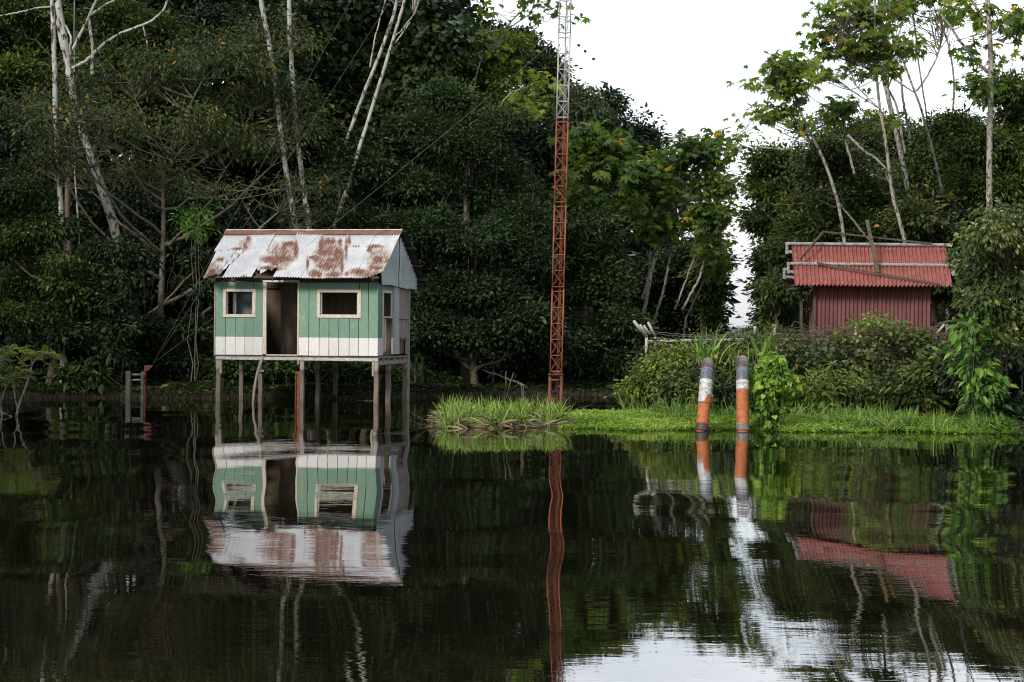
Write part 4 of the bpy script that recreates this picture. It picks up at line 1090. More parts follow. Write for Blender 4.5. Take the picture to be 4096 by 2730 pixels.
# --- left wood, middle rank
tree('yellow-green crown just left of the white part of the mast', 74,
     [(1960,330,150,110),(1870,250,110,90),(2080,440,120,70),(1990,200,120,80),(1900,420,130,80)], 14000, .15, 'leaf_yellow', LEAF, cn=12, cr=.2, tint=.36, tv=.2, ntw=30)
tree('dark domed crown against the sky left of the mast top', 84,
     [(2030,180,140,80),(2120,250,100,80),(2060,290,170,110),(2185,360,70,80),(2170,430,100,100),(1930,150,90,60),(2210,480,90,110)], 20000, .17, 'leaf_dark', LEAF, cn=12, cr=.22, tint=.48, tv=.2, ntw=40)
tree('brownish-green drooping crown behind the mast where red meets white', 80,
     [(2300,420,90,80),(2360,500,120,100),(2290,580,120,110),(2420,600,110,90),(2330,720,140,110)], 15000, .19, 'leaf_olive', SLIM, cn=11, cr=.24, tint=.36, tv=.18, accent=.0, droop=.9, wl=1.4, ntw=50)
tree('dark crown stepping down to the sky right of the mast', 90,
     [(2440,420,60,50),(2500,480,90,60),(2560,570,90,70),(2610,640,60,50),(2480,600,120,90),(2540,710,130,100),(2640,720,60,60),(2590,830,160,140)], 17000, .19, 'leaf_dark', LEAF, cn=11, cr=.25, tint=.42, tv=.18, ntw=60, thr=-.6)
tree('dark leafy tree under the lobed-leaf trees beside the sky gap', 73,
     [(2620,1100,150,120),(2760,1180,120,120),(2800,1270,70,110),(2680,1290,140,110),(2800,1380,110,100),(2570,1250,110,130),(2790,1040,100,90),(2830,1180,40,70)], 26000, .15, 'leaf_dark', LEAF, cn=11, cr=.2, tint=.5, tv=.22, ntw=60)
tree('lighter green small tree at the right rim of the left wood by the sky gap', 71,
     [(2835,1090,40,60),(2840,1180,35,70),(2810,1120,50,50),(2850,1260,30,60)], 5000, .14, 'leaf_mid', LEAF, cn=10, cr=.18, tint=.6, tv=.2, ntw=25)

# --- lobed-leaf trees --------------------------------------------------------
def lobed_tree(label, Y, lobes, nleaf, size, trunks, mat='leaf_lobed', tint=.5, thr=-.5, ntw=50, tpl=PALM7, r0=.035, lim='bark_grey', cn=3, cr=.30, group='pale-stemmed trees with lobed leaves', tv=.24, accent=.02):
    bl = blobs_m(lobes, Y, .5, .8)
    main = pxpath(trunks[0][0], Y); base = main[-1].copy(); base[2] = min(base[2], 0) if base[2] < .3 else 0.0
    t = thing('lobed_leaf_tree', label, 'tree', base, 0, group)
    allp = []; mb = MB()
    for i, (path, w0, w1) in enumerate(trunks):
        q = pxpath(path, Y + (0 if i == 0 else rng.uniform(-.15, .15)))
        if i == 0 and q[-1][2] > .2: q = np.vstack([q, [q[-1][0]+(q[-1][0]-q[-2][0])*.3, q[-1][1], -.1]])
        q = dense(q-base, 34, .006); k = mpp(Y)
        mb.tube(q, np.linspace(w0*k/2, w1*k/2, len(q)), 8); allp.append(q)
    mb.build('trunk', M['bark_pale' if w0 > 0 and lim == 'pale' else lim], t, True)
    cmb = MB(); bl = [(c-base, r) for c, r in bl]
    cc = crown(cmb, bl, nleaf, size, tpl, cn=cn, cr=cr*.75, tint=tint, tv=tv, droop=.55, accent=accent, thr=max(thr, -2), inner=.0, upn=1.0, ns=2.4)
    src = np.vstack(allp); lm = MB(); twigs(lm, src, cc, ntw, .016, .05, 9)
    lm.build('branches', M['twig'], t, True); cmb.build('crown', M[mat], t)
    return t
lobed_tree('small tree with big lobed leaves right of the mast, before the dark wood', 63, [(2330,560,90,60),(2420,600,90,70),(2380,680,110,60),(2470,700,60,60),(2330,800,90,60),(2490,830,70,50)], 760, .21,
           [([(2440,600),(2400,740),(2370,790),(2350,1000),(2345,1400)], 9, 18), ([(2460,700),(2385,770)], 7, 11), ([(2490,830),(2390,960)], 4, 7)], tint=.45, r0=.02)
lobed_tree('broad lobed-leaf tree with forked pale stems at the edge of the sky gap', 65, [(2560,700,100,80),(2680,680,110,80),(2800,600,100,60),(2620,790,130,80),(2770,760,150,90),(2880,760,60,90),(2860,640,70,60),(2850,880,80,90),(2620,920,90,60),(2845,1000,35,70),(2865,870,30,50)], 4200, .15,
           [([(2700,840),(2660,960),(2620,1020),(2590,1180),(2545,1400)], 11, 22), ([(2800,700),(2690,900),(2640,990)], 8, 14), ([(2600,1010),(2600,1100),(2570,1200)], 12, 16),
            ([(2690,980),(2650,1180),(2610,1300)], 9, 12), ([(2850,900),(2800,1110),(2730,1240)], 7, 12), ([(2780,1020),(2700,1240)], 6, 9), ([(2560,860),(2500,920),(2430,1010)], 5, 8)], tint=.43, thr=-.3, lim='bark_grey', ntw=130)
lobed_tree('lobed-leaf tree with drooping twigs hanging down along the sky gap', 67, [(2845,1010,30,50),(2855,1080,20,50),(2830,960,40,50)], 300, .17,
           [([(2900,960),(2850,1050),(2790,1180),(2740,1280)], 5, 10)], tint=.6)
# stems right of the big sky
lobed_tree('tall thin-stemmed lobed-leaf tree spreading its crown in front of the sky, upper right', 60,
           [(3330,40,110,60),(3440,90,150,70),(3300,150,70,50),(3560,60,130,60),(3350,210,110,50),(3480,200,130,70),(3600,190,90,60),(3280,300,60,30),(3400,290,130,45),(3540,280,70,40),(3640,220,50,60),(3690,180,40,30),(3460,20,160,40)], 820, .175,
           [([(3500,-60),(3500,120),(3505,300),(3515,420),(3550,600),(3560,760),(3620,960),(3640,1050)], 8, 22), ([(3505,250),(3440,220),(3330,140),(3270,90)], 6, 10), ([(3510,300),(3420,250),(3340,200)], 5, 9),
            ([(3518,435),(3440,385),(3330,310)], 4, 8), ([(3520,440),(3420,340),(3380,230)], 4, 7), ([(3560,690),(3510,640),(3450,600),(3390,540)], 8, 13)], thr=-.55, ntw=230, cr=.26, tint=.6)
lobed_tree('lobed-leaf tree reaching left over the sky gap above the right bushes', 62,
           [(3130,260,70,50),(3080,330,90,40),(3190,280,90,50),(3010,340,50,30),(3170,370,80,50),(3050,470,90,50),(2960,560,40,25),(3040,540,50,40),(3110,460,60,45),(3360,460,60,50),(3400,420,50,30),(3200,430,50,60),(2905,610,40,35),(3230,510,90,60),(3560,500,70,45)], 850, .18,
           [([(3130,250),(3180,380),(3220,500),(3300,640),(3350,800),(3380,950)], 9, 20), ([(3170,370),(3110,350),(3060,330)], 4, 8), ([(3020,600),(2960,580),(2925,540)], 6, 5), ([(3220,500),(3160,600),(3030,590)], 7, 7), ([(3370,430),(3380,560),(3420,700)], 7, 12), ([(3280,590),(3220,540),(3140,480)], 4, 7)], thr=-.4, ntw=130, cr=.28, tint=.6)
lobed_tree('leaning pale lobed-leaf tree with a thick trunk behind the thin-stemmed one', 66,
           [(3500,-40,150,80),(3620,-20,100,60)], 420, .18,
           [([(3465,0),(3480,110),(3500,200),(3540,330),(3580,520),(3600,600),(3640,780)], 17, 27), ([(3545,340),(3590,430),(3610,560),(3620,620)], 8, 13)], ntw=30)
lobed_tree('forked white-stemmed tree right of the thin-stemmed one, branches meeting at a knot', 64,
           [(3700,-20,120,50),(3590,30,60,40),(3820,-20,80,50)], 330, .18,
           [([(3560,120),(3600,200),(3650,350),(3680,420),(3710,530),(3740,650),(3780,800),(3790,950)], 7, 20), ([(3740,40),(3775,130),(3750,230),(3700,320),(3665,365)], 5, 8), ([(3655,370),(3580,320),(3500,270)], 5, 9),
            ([(3600,270),(3612,400),(3640,560)], 8, 13)], ntw=50)
lobed_tree('slender crooked white stem rising from the right bushes into the sky', 68,
           [(3770,60,60,40),(3800,100,40,40),(3820,60,50,40)], 90, .18,
           [([(3755,60),(3765,110),(3800,180),(3815,280),(3820,400),(3800,500)], 7, 13)], ntw=10)
lobed_tree('thin straight stem right of the knot-forked tree', 70, [(3660,-30,60,30)], 60, .18,
           [([(3635,0),(3655,60),(3665,160),(3680,300),(3700,420),(3715,520)], 6, 10)], ntw=6)
lobed_tree('thick straight lichen-spotted trunk with one long upward left limb at the right of the sky', 57.5,
           [(3930,60,50,35),(4070,110,40,50),(4090,90,50,60),(3990,80,30,25),(3890,200,40,30),(4010,240,35,25),(3840,55,50,30),(3925,320,40,40),(3910,370,40,40)], 330, .18,
           [([(3945,-120),(3952,60),(3962,160),(3965,280),(3962,420),(3958,560),(3958,760),(3955,1000),(3950,1300)], 20, 32), ([(3740,35),(3790,90),(3850,180),(3900,240),(3950,290)], 8, 15), ([(3880,-10),(3910,40),(3942,85)], 9, 12),
            ([(3918,440),(3905,330),(3908,260)], 5, 6), ([(3970,155),(4010,172),(4040,175),(4070,168)], 4, 3), ([(3945,150),(3880,148),(3820,165)], 3, 4)], thr=-2, ntw=50, lim='bark_grey')
lobed_tree('pale branch with a few lobed leaves rising left of the mast top', 70,
           [(1960,40,35,25),(2110,20,45,40),(2140,40,35,30),(2215,45,20,15),(1990,200,45,40),(1925,170,30,25),(2060,-20,60,30),(2280,85,25,18)], 90, .2,
           [([(1975,30),(1970,110),(1965,130),(1935,200),(1910,270),(1880,420)], 5, 14), ([(2110,25),(2060,70),(2020,115),(1966,130)], 5, 9), ([(2130,50),(2100,70),(2040,110),(1990,175),(1938,203)], 4, 9), ([(2230,40),(2190,90),(2150,80),(2105,65)], 2, 4)], thr=-3, ntw=24, cr=.3)
lobed_tree('pale horizontal branch tipped with yellow-green lobed leaves beside the white mast section', 61,
           [(2120,310,25,20),(2150,330,30,20),(2190,310,30,25),(2200,340,20,15),(2060,400,45,30),(2080,430,30,20),(2130,470,35,25)], 80, .19,
           [([(2170,310),(2160,350),(2100,348),(2050,350),(2020,375),(1990,420)], 5, 8)], thr=-3, ntw=6, cr=.22, tint=.75)

# --- white-trunked trees of the left wood (crowns above the frame) ---------
def pale_trunk(label, Y, paths, extra_lobes=None, mat='leaf_mid'):
    paths = [([(paths[0][0][0][0]*1.5-paths[0][0][1][0]*.5, -520)]+list(paths[0][0]), paths[0][1]*.8, paths[0][2])]+list(paths[1:])
    q0 = pxpath(paths[0][0], Y); base = q0[-1].copy(); base[2] = 0
    t = thing('white_trunk_tree', label, 'tree', base, 0, 'white-trunked trees')
    mb = MB(); tops = []; k = mpp(Y)
    for i, (path, w0, w1) in enumerate(paths):
        q = pxpath(path, Y)
        if i == 0: q = np.vstack([q, [q[-1][0]+(q[-1][0]-q[-2][0])*.25, Y, -.1]])
        q = dense(q-base, 44, .005)
        mb.tube(q, np.linspace(w0*k/2, w1*k/2, len(q)), 10); tops.append(q[0])
    mb.build('trunk', M['bark_pale'], t, True)
    cmb = MB(); top = q0[0]-base
    bl = [(top+np.array([dx, dy, dz]), np.array([2.2, 2.2, 1.0])) for dx, dy, dz in ((0, 0, 1.9), (1.9, .8, 2.4), (-1.8, -.9, 2.1), (.2, 1.6, 3.0), (.1, -1.7, 2.6))]
    if extra_lobes: bl += [(c-base, r) for c, r in blobs_m(extra_lobes, Y, .5)]
    cc = crown(cmb, bl, 3200, .30, PALM5, cn=5, cr=.3, tint=.5, tv=.2, droop=.5, ns=1.5)
    lm = MB(); twigs(lm, np.array(tops), cc, 14, .03); lm.build('branches', M['bark_pale'], t, True)
    cmb.build('crown', M[mat], t)
pale_trunk('leftmost white trunk, slim and straight, with dark blotches', 56.6, [([(205,-150),(212,60),(218,260),(222,420),(228,600),(240,760),(246,900),(252,1010)], 22, 25), ([(205,28),(150,32),(70,52),(-30,70)], 7, 6)])
pale_trunk('thick leaning white trunk that forks high up, second from the left', 58.0, [([(215,-150),(235,40),(262,180),(275,300),(300,420),(345,580),(395,720),(430,820),(470,930)], 26, 48),
            ([(235,40),(232,110),(250,200)], 14, 14), ([(400,-30),(372,30),(345,90),(300,180),(278,225)], 10, 14), ([(262,100),(285,150),(280,210)], 8, 10), ([(675,-30),(660,40),(600,90),(560,105),(490,130),(420,170),(340,250),(282,275)], 8, 14),
            ([(480,-10),(420,20),(365,60)], 8, 9), ([(355,75),(372,200),(368,300)], 12, 14), ([(572,105),(590,180)], 6, 5)])
pale_trunk('very thin white stem between the two left white trunks', 58.5, [([(298,560),(300,720),(310,850),(318,980)], 6, 9)])
pale_trunk('left one of the pair of white trunks rising behind the house roof', 59, [([(1020,-150),(1040,0),(1070,130),(1095,300),(1112,430),(1128,560),(1145,700),(1165,800),(1188,920)], 21, 26)])
pale_trunk('right one of the pair of white trunks rising behind the house roof', 59.3, [([(1158,-150),(1156,0),(1157,130),(1168,280),(1180,430),(1195,600),(1215,760),(1242,920)], 20, 24)])
pale_trunk('white trunk leaning right with branches, third behind the house roof', 59.6, [([(1640,-150),(1622,0),(1580,130),(1545,250),(1505,380),(1445,570),(1400,720),(1365,820),(1330,922)], 12, 20), ([(1640,90),(1580,175)], 5, 6), ([(1655,60),(1600,130),(1572,150)], 4, 6)])
pale_trunk('mottled trunk leaning right whose middle disappears behind leaves, upper centre', 60.5, [([(1615,-150),(1595,0),(1555,120),(1500,270),(1450,380),(1410,500),(1360,640)], 14, 18), ([(1545,-10),(1500,150),(1480,270)], 6, 6)])
# ------------------------------------------------------------------ backing wood (reads as one dark mass)
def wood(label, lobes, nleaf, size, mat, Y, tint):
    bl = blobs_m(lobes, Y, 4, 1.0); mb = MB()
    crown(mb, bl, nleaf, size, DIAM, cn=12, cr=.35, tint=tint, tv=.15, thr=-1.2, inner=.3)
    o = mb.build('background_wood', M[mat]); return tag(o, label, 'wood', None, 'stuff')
lob = []
for px in range(-400, 2200, 150):
    for py in range(-760 if px < 1600 else -250, 1500, 170):
        if px > 1750 and py < 250: continue
        if px > 1900 and py < 500: continue
        lob.append((px+rng.uniform(-40, 40), py+rng.uniform(-40, 40), 160, 150))
for px, y0 in ((2250, 650), (2400, 800), (2550, 950), (2660, 1050), (2740, 1200)):
    for py in range(y0, 1500, 150): lob.append((px, py, 120, 110))
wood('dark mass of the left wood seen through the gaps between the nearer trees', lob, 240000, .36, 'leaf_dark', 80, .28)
lob = []
for px in range(3210, 4500, 150):
    y0 = int(np.interp(px, [3100, 3300, 3600, 3800, 4100], [950, 760, 800, 720, 620]))
    for py in range(y0, 1500, 150): lob.append((px, py, 120, 110))
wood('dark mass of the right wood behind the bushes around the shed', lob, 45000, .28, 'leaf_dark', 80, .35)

mb = MB(); bl = []
for k in range(130):
    yy = rng.uniform(26, 62); xx = -(yy*.24) - rng.uniform(7.5, 18); bl.append((np.array([xx, yy, rng.uniform(1, 11)]), np.array([2.4, 2.4, 1.8])))
crown(mb, bl, 60000, .40, DIAM, cn=12, cr=.4, tint=.3, tv=.15, thr=-1.3, inner=.4)
for k in range(90):
    yy = rng.uniform(47, 80); bl.append((np.array([.243*yy + rng.uniform(3.6, 15), yy, rng.uniform(.8, 8)]), np.array([2.0, 2.0, 1.7])))
crown(mb, bl[-90:], 45000, .34, DIAM, cn=12, cr=.4, tint=.4, tv=.18, thr=-1.3, inner=.4)
tag(mb.build('side_wood', M['leaf_dark']), 'wood continuing along both banks beyond the edges of the view', 'wood', None, 'stuff')

# ------------------------------------------------------------------ right wood: bushy trees
G2 = 'bushy trees of the right wood'
tree('loose bushy tree with small leaves at the left rim of the right wood', 70, [(3080,650,110,80),(3050,760,80,90),(3120,780,130,100),(3050,880,60,70),(3100,920,120,100),(3190,680,100,90)], 16000, .13, 'leaf_mid', LEAF, cn=10, cr=.2, tint=.58, tv=.24, accent=.02, ntw=120, thr=-.35, group=G2)
tree('greyish lower tree at the foot of the sky gap, right side', 76, [(3110,1040,70,90),(3150,1150,100,100),(3080,1180,50,70),(3110,1290,70,80),(3160,1020,90,90),(3070,1060,40,50)], 15000, .15, 'leaf_olive', LEAF, cn=10, cr=.2, tint=.6, tv=.22, accent=.0, ntw=60, group=G2)
tree('bright-leaved bush left of the red shed above the fence', 62, [(3120,1160,70,70),(3110,1250,70,70),(3130,1310,90,70),(3050,1340,50,40)], 9000, .15, 'leaf_mid', SLIM, cn=10, cr=.18, tint=.5, tv=.22, droop=.9, wl=1.3, ntw=40, group=G2)
tree('brownish twiggy tree above the left end of the red roof', 67, [(3250,560,120,90),(3350,640,150,100),(3220,700,110,90),(3380,760,160,100),(3280,840,150,100),(3420,560,90,60)], 20000, .125, 'leaf_olive', LEAF, cn=9, cr=.2, tint=.62, tv=.24, accent=.012, ntw=260, twr=.014, twm='twig', thr=-.2, group=G2)
tree('dark green tree directly behind the red roof', 65, [(3220,950,140,90),(3400,920,150,90),(3550,900,130,100),(3300,1060,160,90),(3480,820,140,90),(3150,1020,90,80)], 24000, .135, 'leaf_mid', LEAF, cn=10, cr=.19, tint=.5, tv=.24, ntw=120, twr=.016, twm='twig', group=G2)
tree('leafy tree with narrow hanging leaves against the sky right of the thin stems', 69, [(3520,520,70,60),(3650,560,110,70),(3560,640,110,80),(3740,620,100,80),(3680,720,130,90)], 15000, .16, 'leaf_mid', SLIM, cn=9, cr=.22, tint=.6, tv=.22, droop=.7, wl=1.3, ntw=60, thr=-.5, group=G2)
tree('full green tree crown at the right edge of the photo behind the thick trunk', 66, [(3820,520,100,80),(3900,620,130,110),(4030,380,110,90),(4090,520,130,120),(4010,620,140,110),(3990,780,170,110),(4110,700,130,130),(3880,760,110,80)], 32000, .15, 'leaf_mid', SLIM, cn=11, cr=.22, tint=.56, tv=.26, droop=.5, wl=1.4, ntw=80, group=G2)
tree('dark tree with scattered yellow leaves behind the right end of the shed', 61.5, [(3680,900,130,100),(3800,980,110,100),(3780,1110,100,90),(3700,830,110,70),(3840,1200,90,100),(3780,1280,90,60)], 18000, .14, 'leaf_olive', LEAF, cn=9, cr=.2, tint=.58, tv=.22, accent=.03, ntw=140, twm='twig', twr=.014, thr=-.3, group=G2)
for i, (lb, Y, path, w0, w1) in enumerate([
    ('crooked pale stem leaning behind the middle of the red roof', 63.5, [(3350,800),(3420,900),(3500,980),(3560,1060)], 8, 14),
    ('short pale forked stem behind the right part of the red roof', 62.5, [(3540,690),(3590,800),(3620,900),(3650,1000)], 9, 16)]):
    q = pxpath(path, Y); base = q[-1].copy(); base[2] = 0; t = thing('pale_stem_tree', lb, 'tree', base, 0, G2)
    q = dense(np.vstack([q, [q[-1][0]+.2, Y, 0]])-base, 24, .01); mb = MB(); mb.tube(q, np.linspace(w0, w1, 24)*mpp(Y)/2, 8); mb.build('trunk', M['bark_grey'], t, True)
    lm = MB(); cm = MB(); cc = crown(cm, [(q[0], np.array([.8, .6, .5]))], 300, .14, LEAF, cn=6, tint=.45); twigs(lm, q[:6], cc, 14, .012); lm.build('branches', M['twig'], t); cm.build('crown', M['leaf_mid'], t)

# right shrub with young yellow leaves, nearest at the right edge
def droopshrub():
    Y = 42.5
    base = P(4020, 1700, Y); base[2] = 0
    t = thing('glossy_leaved_shrub', 'tall shrub with glossy hanging leaves and yellow young tips at the right edge', 'shrub', base)
    lob = [(4010,860,90,60),(4080,900,110,80),(3960,960,90,80),(4060,1020,120,90),(3930,1060,80,60),(4000,1140,110,90),(3870,1160,50,25),(4090,1180,90,100),(3940,1230,70,60),(4040,1300,90,90),(3960,1360,50,60),(4100,1400,70,80)]
    bl = [(c-base, r) for c, r in blobs_m(lob, Y, .6, .8)]
    cm = MB(); cc = crown(cm, bl, 9500, .135, LEAF, cn=8, cr=.15, tint=.33, tv=.26, droop=1.1, accent=.03, thr=-.6, inner=.45, wl=1.05, upn=.5)
    tm = MB(); st = dense(np.array([[0, .3, 0], [-.1, .2, 1.5], [.1, .1, 3.6]]), 20); tm.tube(st, np.linspace(.09, .03, 20), 8)
    for k in range(16): a = np.array([rng.uniform(-.8, .8), rng.uniform(-.5, .4), 0]); tm.tube(wig(a, a+[rng.normal(0, .3), 0, rng.uniform(1, 2.2)], 10, .03), .012, 5)
    tm.build('stem', M['bark_brown'], t, True)
    lm = MB(); twigs(lm, st, cc, 130, .014); lm.build('branches', M['twig'], t); cm.build('crown', M['leaf_young'], t)
droopshrub()

def bush(label, Y, lobes, nleaf, size, mat, tpl=LEAF, name='bush', cat='bush', group='bushes along the banks', ntw=30, **kw):
    bl = blobs_m(lobes, Y, .3, .8); cx = np.mean([b[0] for b in bl], 0); base = np.array([cx[0], cx[1], max(0.0, float(hgt(cx[0], cx[1])))])
    t = thing(name, label, cat, base, 0, group); bl = [(c-base, r) for c, r in bl]
    cm = MB(); kw.setdefault('sub', 5); cc = crown(cm, bl, nleaf, size, tpl, **kw)
    sm = MB(); src = np.array([[rng.normal(0, .06), rng.normal(0, .06), 0] for _ in range(6)])
    twigs(sm, src, cc, ntw, .016); sm.build('stem', M['twig'], t); cm.build('foliage', M[mat], t)
    return t
G3 = 'leafy bushes below the fence'
bush('broad-leaved lush plant hanging by the water at the foot of the right shrub', 41.8, [(3880,1330,40,50),(3880,1400,55,40),(3910,1480,50,50),(3930,1560,50,60),(3925,1640,40,60)], 900, .20, 'leaf_bright', SLIM, group=None, cn=6, cr=.12, tint=.55, tv=.25, droop=.8, wl=1.5, upn=.6)
bush('dark bush behind the lush hanging plant at the right edge', 44.0, [(4000,1450,100,90),(4080,1560,90,80),(3980,1600,80,70),(3990,1660,60,45,-1.6),(4070,1660,70,50,-1.8),(3870,1520,70,70),(4090,1440,70,90)], 9000, .13, 'leaf_dark', LEAF, group=None, cn=8, tint=.4, droop=.7, ntw=60)
bush('yellow-green vine thicket over the left corner of the fence', 48.2, [(2660,1480,80,60),(2710,1440,45,35),(2600,1530,60,50),(2690,1560,80,55),(2560,1570,55,35)], 9500, .10, 'leaf_yellow', LEAF, group=None, cn=8, cr=.13, tint=.6, tv=.26, droop=.6, ntw=70)
bush('leafy vine heaped on the fence in front of the maroon wall', 48.6, [(3440,1295,50,20),(3510,1285,70,24),(3590,1322,60,20),(3370,1352,50,12),(3660,1350,70,18),(3520,1345,80,26)], 3600, .085, 'leaf_yellow', HEART, group=None, name='vine', cat='vine', cn=7, cr=.12, tint=.40, tv=.25, droop=.7, thr=-.3, ntw=5)
sp = [('pale broad-leaved bush right of the vine-covered post', 45.0, [(3200,1560,55,45),(3250,1535,50,35),(3170,1610,50,40),(3270,1600,50,45)], 1500, .16, 'leaf_yellow', .5),
      ('medium green bush under the left part of the shed', 45.6, [(3320,1550,50,40),(3350,1600,60,50),(3290,1630,50,35)], 2000, .14, 'leaf_mid', .68),
      ('yellowish young bush under the middle of the shed', 46.0, [(3420,1530,45,35),(3440,1590,60,45),(3400,1640,50,25)], 1800, .13, 'leaf_yellow', .48),
      ('dark whorled bush under the right part of the shed', 45.4, [(3560,1540,65,40),(3540,1600,70,45),(3620,1580,60,50)], 3000, .15, 'leaf_mid', .62),
      ('large dark whorled bush between the shed and the right shrub', 44.8, [(3700,1530,75,50),(3680,1590,80,50),(3780,1560,70,60),(3760,1490,60,40)], 4200, .15, 'leaf_mid', .62),
      ('small dark bush just right of the right pipe, in the shade', 44.6, [(3030,1560,50,60),(2900,1570,50,50)], 1400, .15, 'leaf_mid', .3),
      ('dark bush left of the left pipe behind the tall grass', 46.5, [(2730,1560,60,50),(2790,1530,50,50)], 1400, .17, 'leaf_mid', .35)]
for lb, Y, lobes, n, s_, mt, ti in sp:
    bush(lb, Y, lobes, int(n*1.5), s_, mt, SLIM, group=G3, sub=0, inner=.1, thr=-.2, ns=4.5, cn=9, cr=.14, tint=ti, tv=.25, droop=.5, wl=1.3, ntw=40)
# loose weeds breaking up the bushes below the fence
Pn = []
for k in range(64): px = rng.uniform(2620, 3850); Pn.append(np.array([*P(px, 1600, rng.uniform(44.0, 46.8))[:2], .15]))
mb = MB(); sm_ = MB()
for c in Pn:
    hh = rng.uniform(.45, 1.15); top = c + np.array([rng.normal(0, .14), 0, hh]); q = wig(c, top, 8, .012); sm_.tube(q, np.linspace(.008, .003, 8), 4, False)
    n_ = int(rng.integers(14, 34)); ii = rng.integers(2, 8, n_); az = rng.uniform(0, 6.28, n_)
    mb.inst(SLIM, q[ii] + rng.normal(0, .012, (n_, 3)), np.stack([np.cos(az), np.sin(az), rng.normal(.05, .4, n_)], 1), np.array([0, 0, 1.])+rng.normal(0, .3, (n_, 3)), rng.uniform(.09, .2, n_), np.clip(rng.normal(rng.uniform(.35, .8), .15, n_), 0, .95), rng.uniform(.1, .22, n_))
tag(mb.build('weeds', M['leaf_yellow']), 'loose upright weeds growing between the bushes below the fence', 'weeds', None, 'stuff')
tag(sm_.build('weed_stems', M['vine_dry']), 'thin stems of the weeds below the fence', 'weeds', None, 'stuff')
# left bank bushes
for lb, Y, lobes, n, s_, mt, ti, tp in [
    ('pair of large round-leaved shoots on the left bank, left of the grey frame', 55.2, [(300,1490,50,30),(290,1530,40,25),(390,1510,25,15)], 260, .24, 'leaf_mid', .5, LEAF),
    ('low leafy bush on the bank behind the left stilts of the house', 57.6, [(920,1490,70,50),(980,1530,60,40),(870,1510,60,50)], 3000, .14, 'leaf_mid', .45, LEAF),
    ('low leafy bush on the bank behind the middle stilts of the house', 58.2, [(1120,1500,80,60),(1060,1470,50,50),(1200,1500,70,60),(1190,1560,50,25)], 4200, .14, 'leaf_mid', .42, LEAF),
    ('low leafy bush on the bank behind the right stilts of the house', 58.5, [(1350,1500,80,55),(1430,1520,70,50),(1280,1480,60,60),(1500,1500,70,60)], 4500, .14, 'leaf_mid', .45, LEAF),
    ('dark low bush on the bank right of the house', 60.3, [(1700,1530,70,30),(1770,1545,60,25),(1650,1510,40,30)], 1800, .14, 'leaf_mid', .35, LEAF),
    ('low bush on the dark bank right of the mast foot', 62.0, [(2340,1560,70,25),(2430,1545,60,25)], 1500, .13, 'leaf_mid', .42, LEAF),
    ('drooping dark shrub beside the left wall of the house', 57.5, [(780,1330,100,80),(470,1000,70,50,-1.6),(540,1060,90,80,-1.2),(400,1010,60,50,-1.2),(490,1120,70,60,-1.6),(450,1210,70,70,-1.6),(458,1320,75,80,-1.6),(450,1420,75,70,-1.6),(255,1330,60,70,-1.6),(200,1380,60,60,-1.2),(720,1450,80,60),(860,1180,110,80),(800,1060,90,60)], 7000, .14, 'leaf_dark', .42, LEAF),
    ('tangled dark shrub left of the grey frame', 58.5, [(480,1400,110,70),(600,1350,110,80),(420,1500,90,50),(640,1470,80,60),(150,1420,130,80),(280,1400,90,70)], 20000, .15, 'leaf_dark', .36, LEAF),
    ('dark undergrowth bush between house and mast', 61.5, [(1750,1430,120,80),(1900,1480,120,60),(2050,1480,110,70),(2130,1500,70,50)], 11000, .14, 'leaf_dark', .33, LEAF),
    ('dark undergrowth bush behind the fence corner', 62.5, [(2450,1460,110,60),(2600,1440,90,70),(2330,1500,80,50)], 8000, .14, 'leaf_dark', .4, LEAF),
    ('feathery green fronds hanging left of the house roof', 56.8, [(800,850,50,40),(790,930,40,50),(760,880,40,40)], 700, .17, 'leaf_bright', .45, SLIM)]:
    bush(lb, Y, lobes, n, s_, mt, tp, cn=8 if n > 500 else 5, cr=.16, tint=ti, tv=.22, droop=.6, ntw=3 if ('fronds' in lb or 'shrub' in lb) else 14)

# strap-leaved plants
def strap(label, px, py, Y, n, L, mat='leaf_mid', tint=.35, w=1.6):
    base = P(px, py, Y); t = thing('strap_leaved_plant', label, 'plant', base, 0, 'strap-leaved plants in the shade')
    mb = MB(); tp = [blade(b, .045, 5) for b in (.5, .9, 1.3, 1.7)]
    grass(mb, rng.normal(0, .05, (n, 3)), L*rng.uniform(.6, 1.1, n), tp, np.clip(tint+rng.normal(0, .15, n), 0, .9), .5)
    mb.build('leaves', M[mat], t); mb = MB(); mb.tube([(0, 0, -max(.1, base[2])), (0, 0, .1)], .03, 6); mb.build('stem', M['bark_brown'], t); return t
strap('spiky plant with long arching leaves on the left bank between sapling and grey frame', 400, 1440, 56.5, 26, 1.0)
strap('second spiky plant in the shade just left of the grey frame', 470, 1500, 57, 20, .8)
strap('arching long-leaved plant at the water side right of the house', 1690, 1420, 59.5, 16, 1.0)
strap('narrow arching plant low in the shade right of the rear house stilts', 1660, 1490, 59.2, 14, .7)

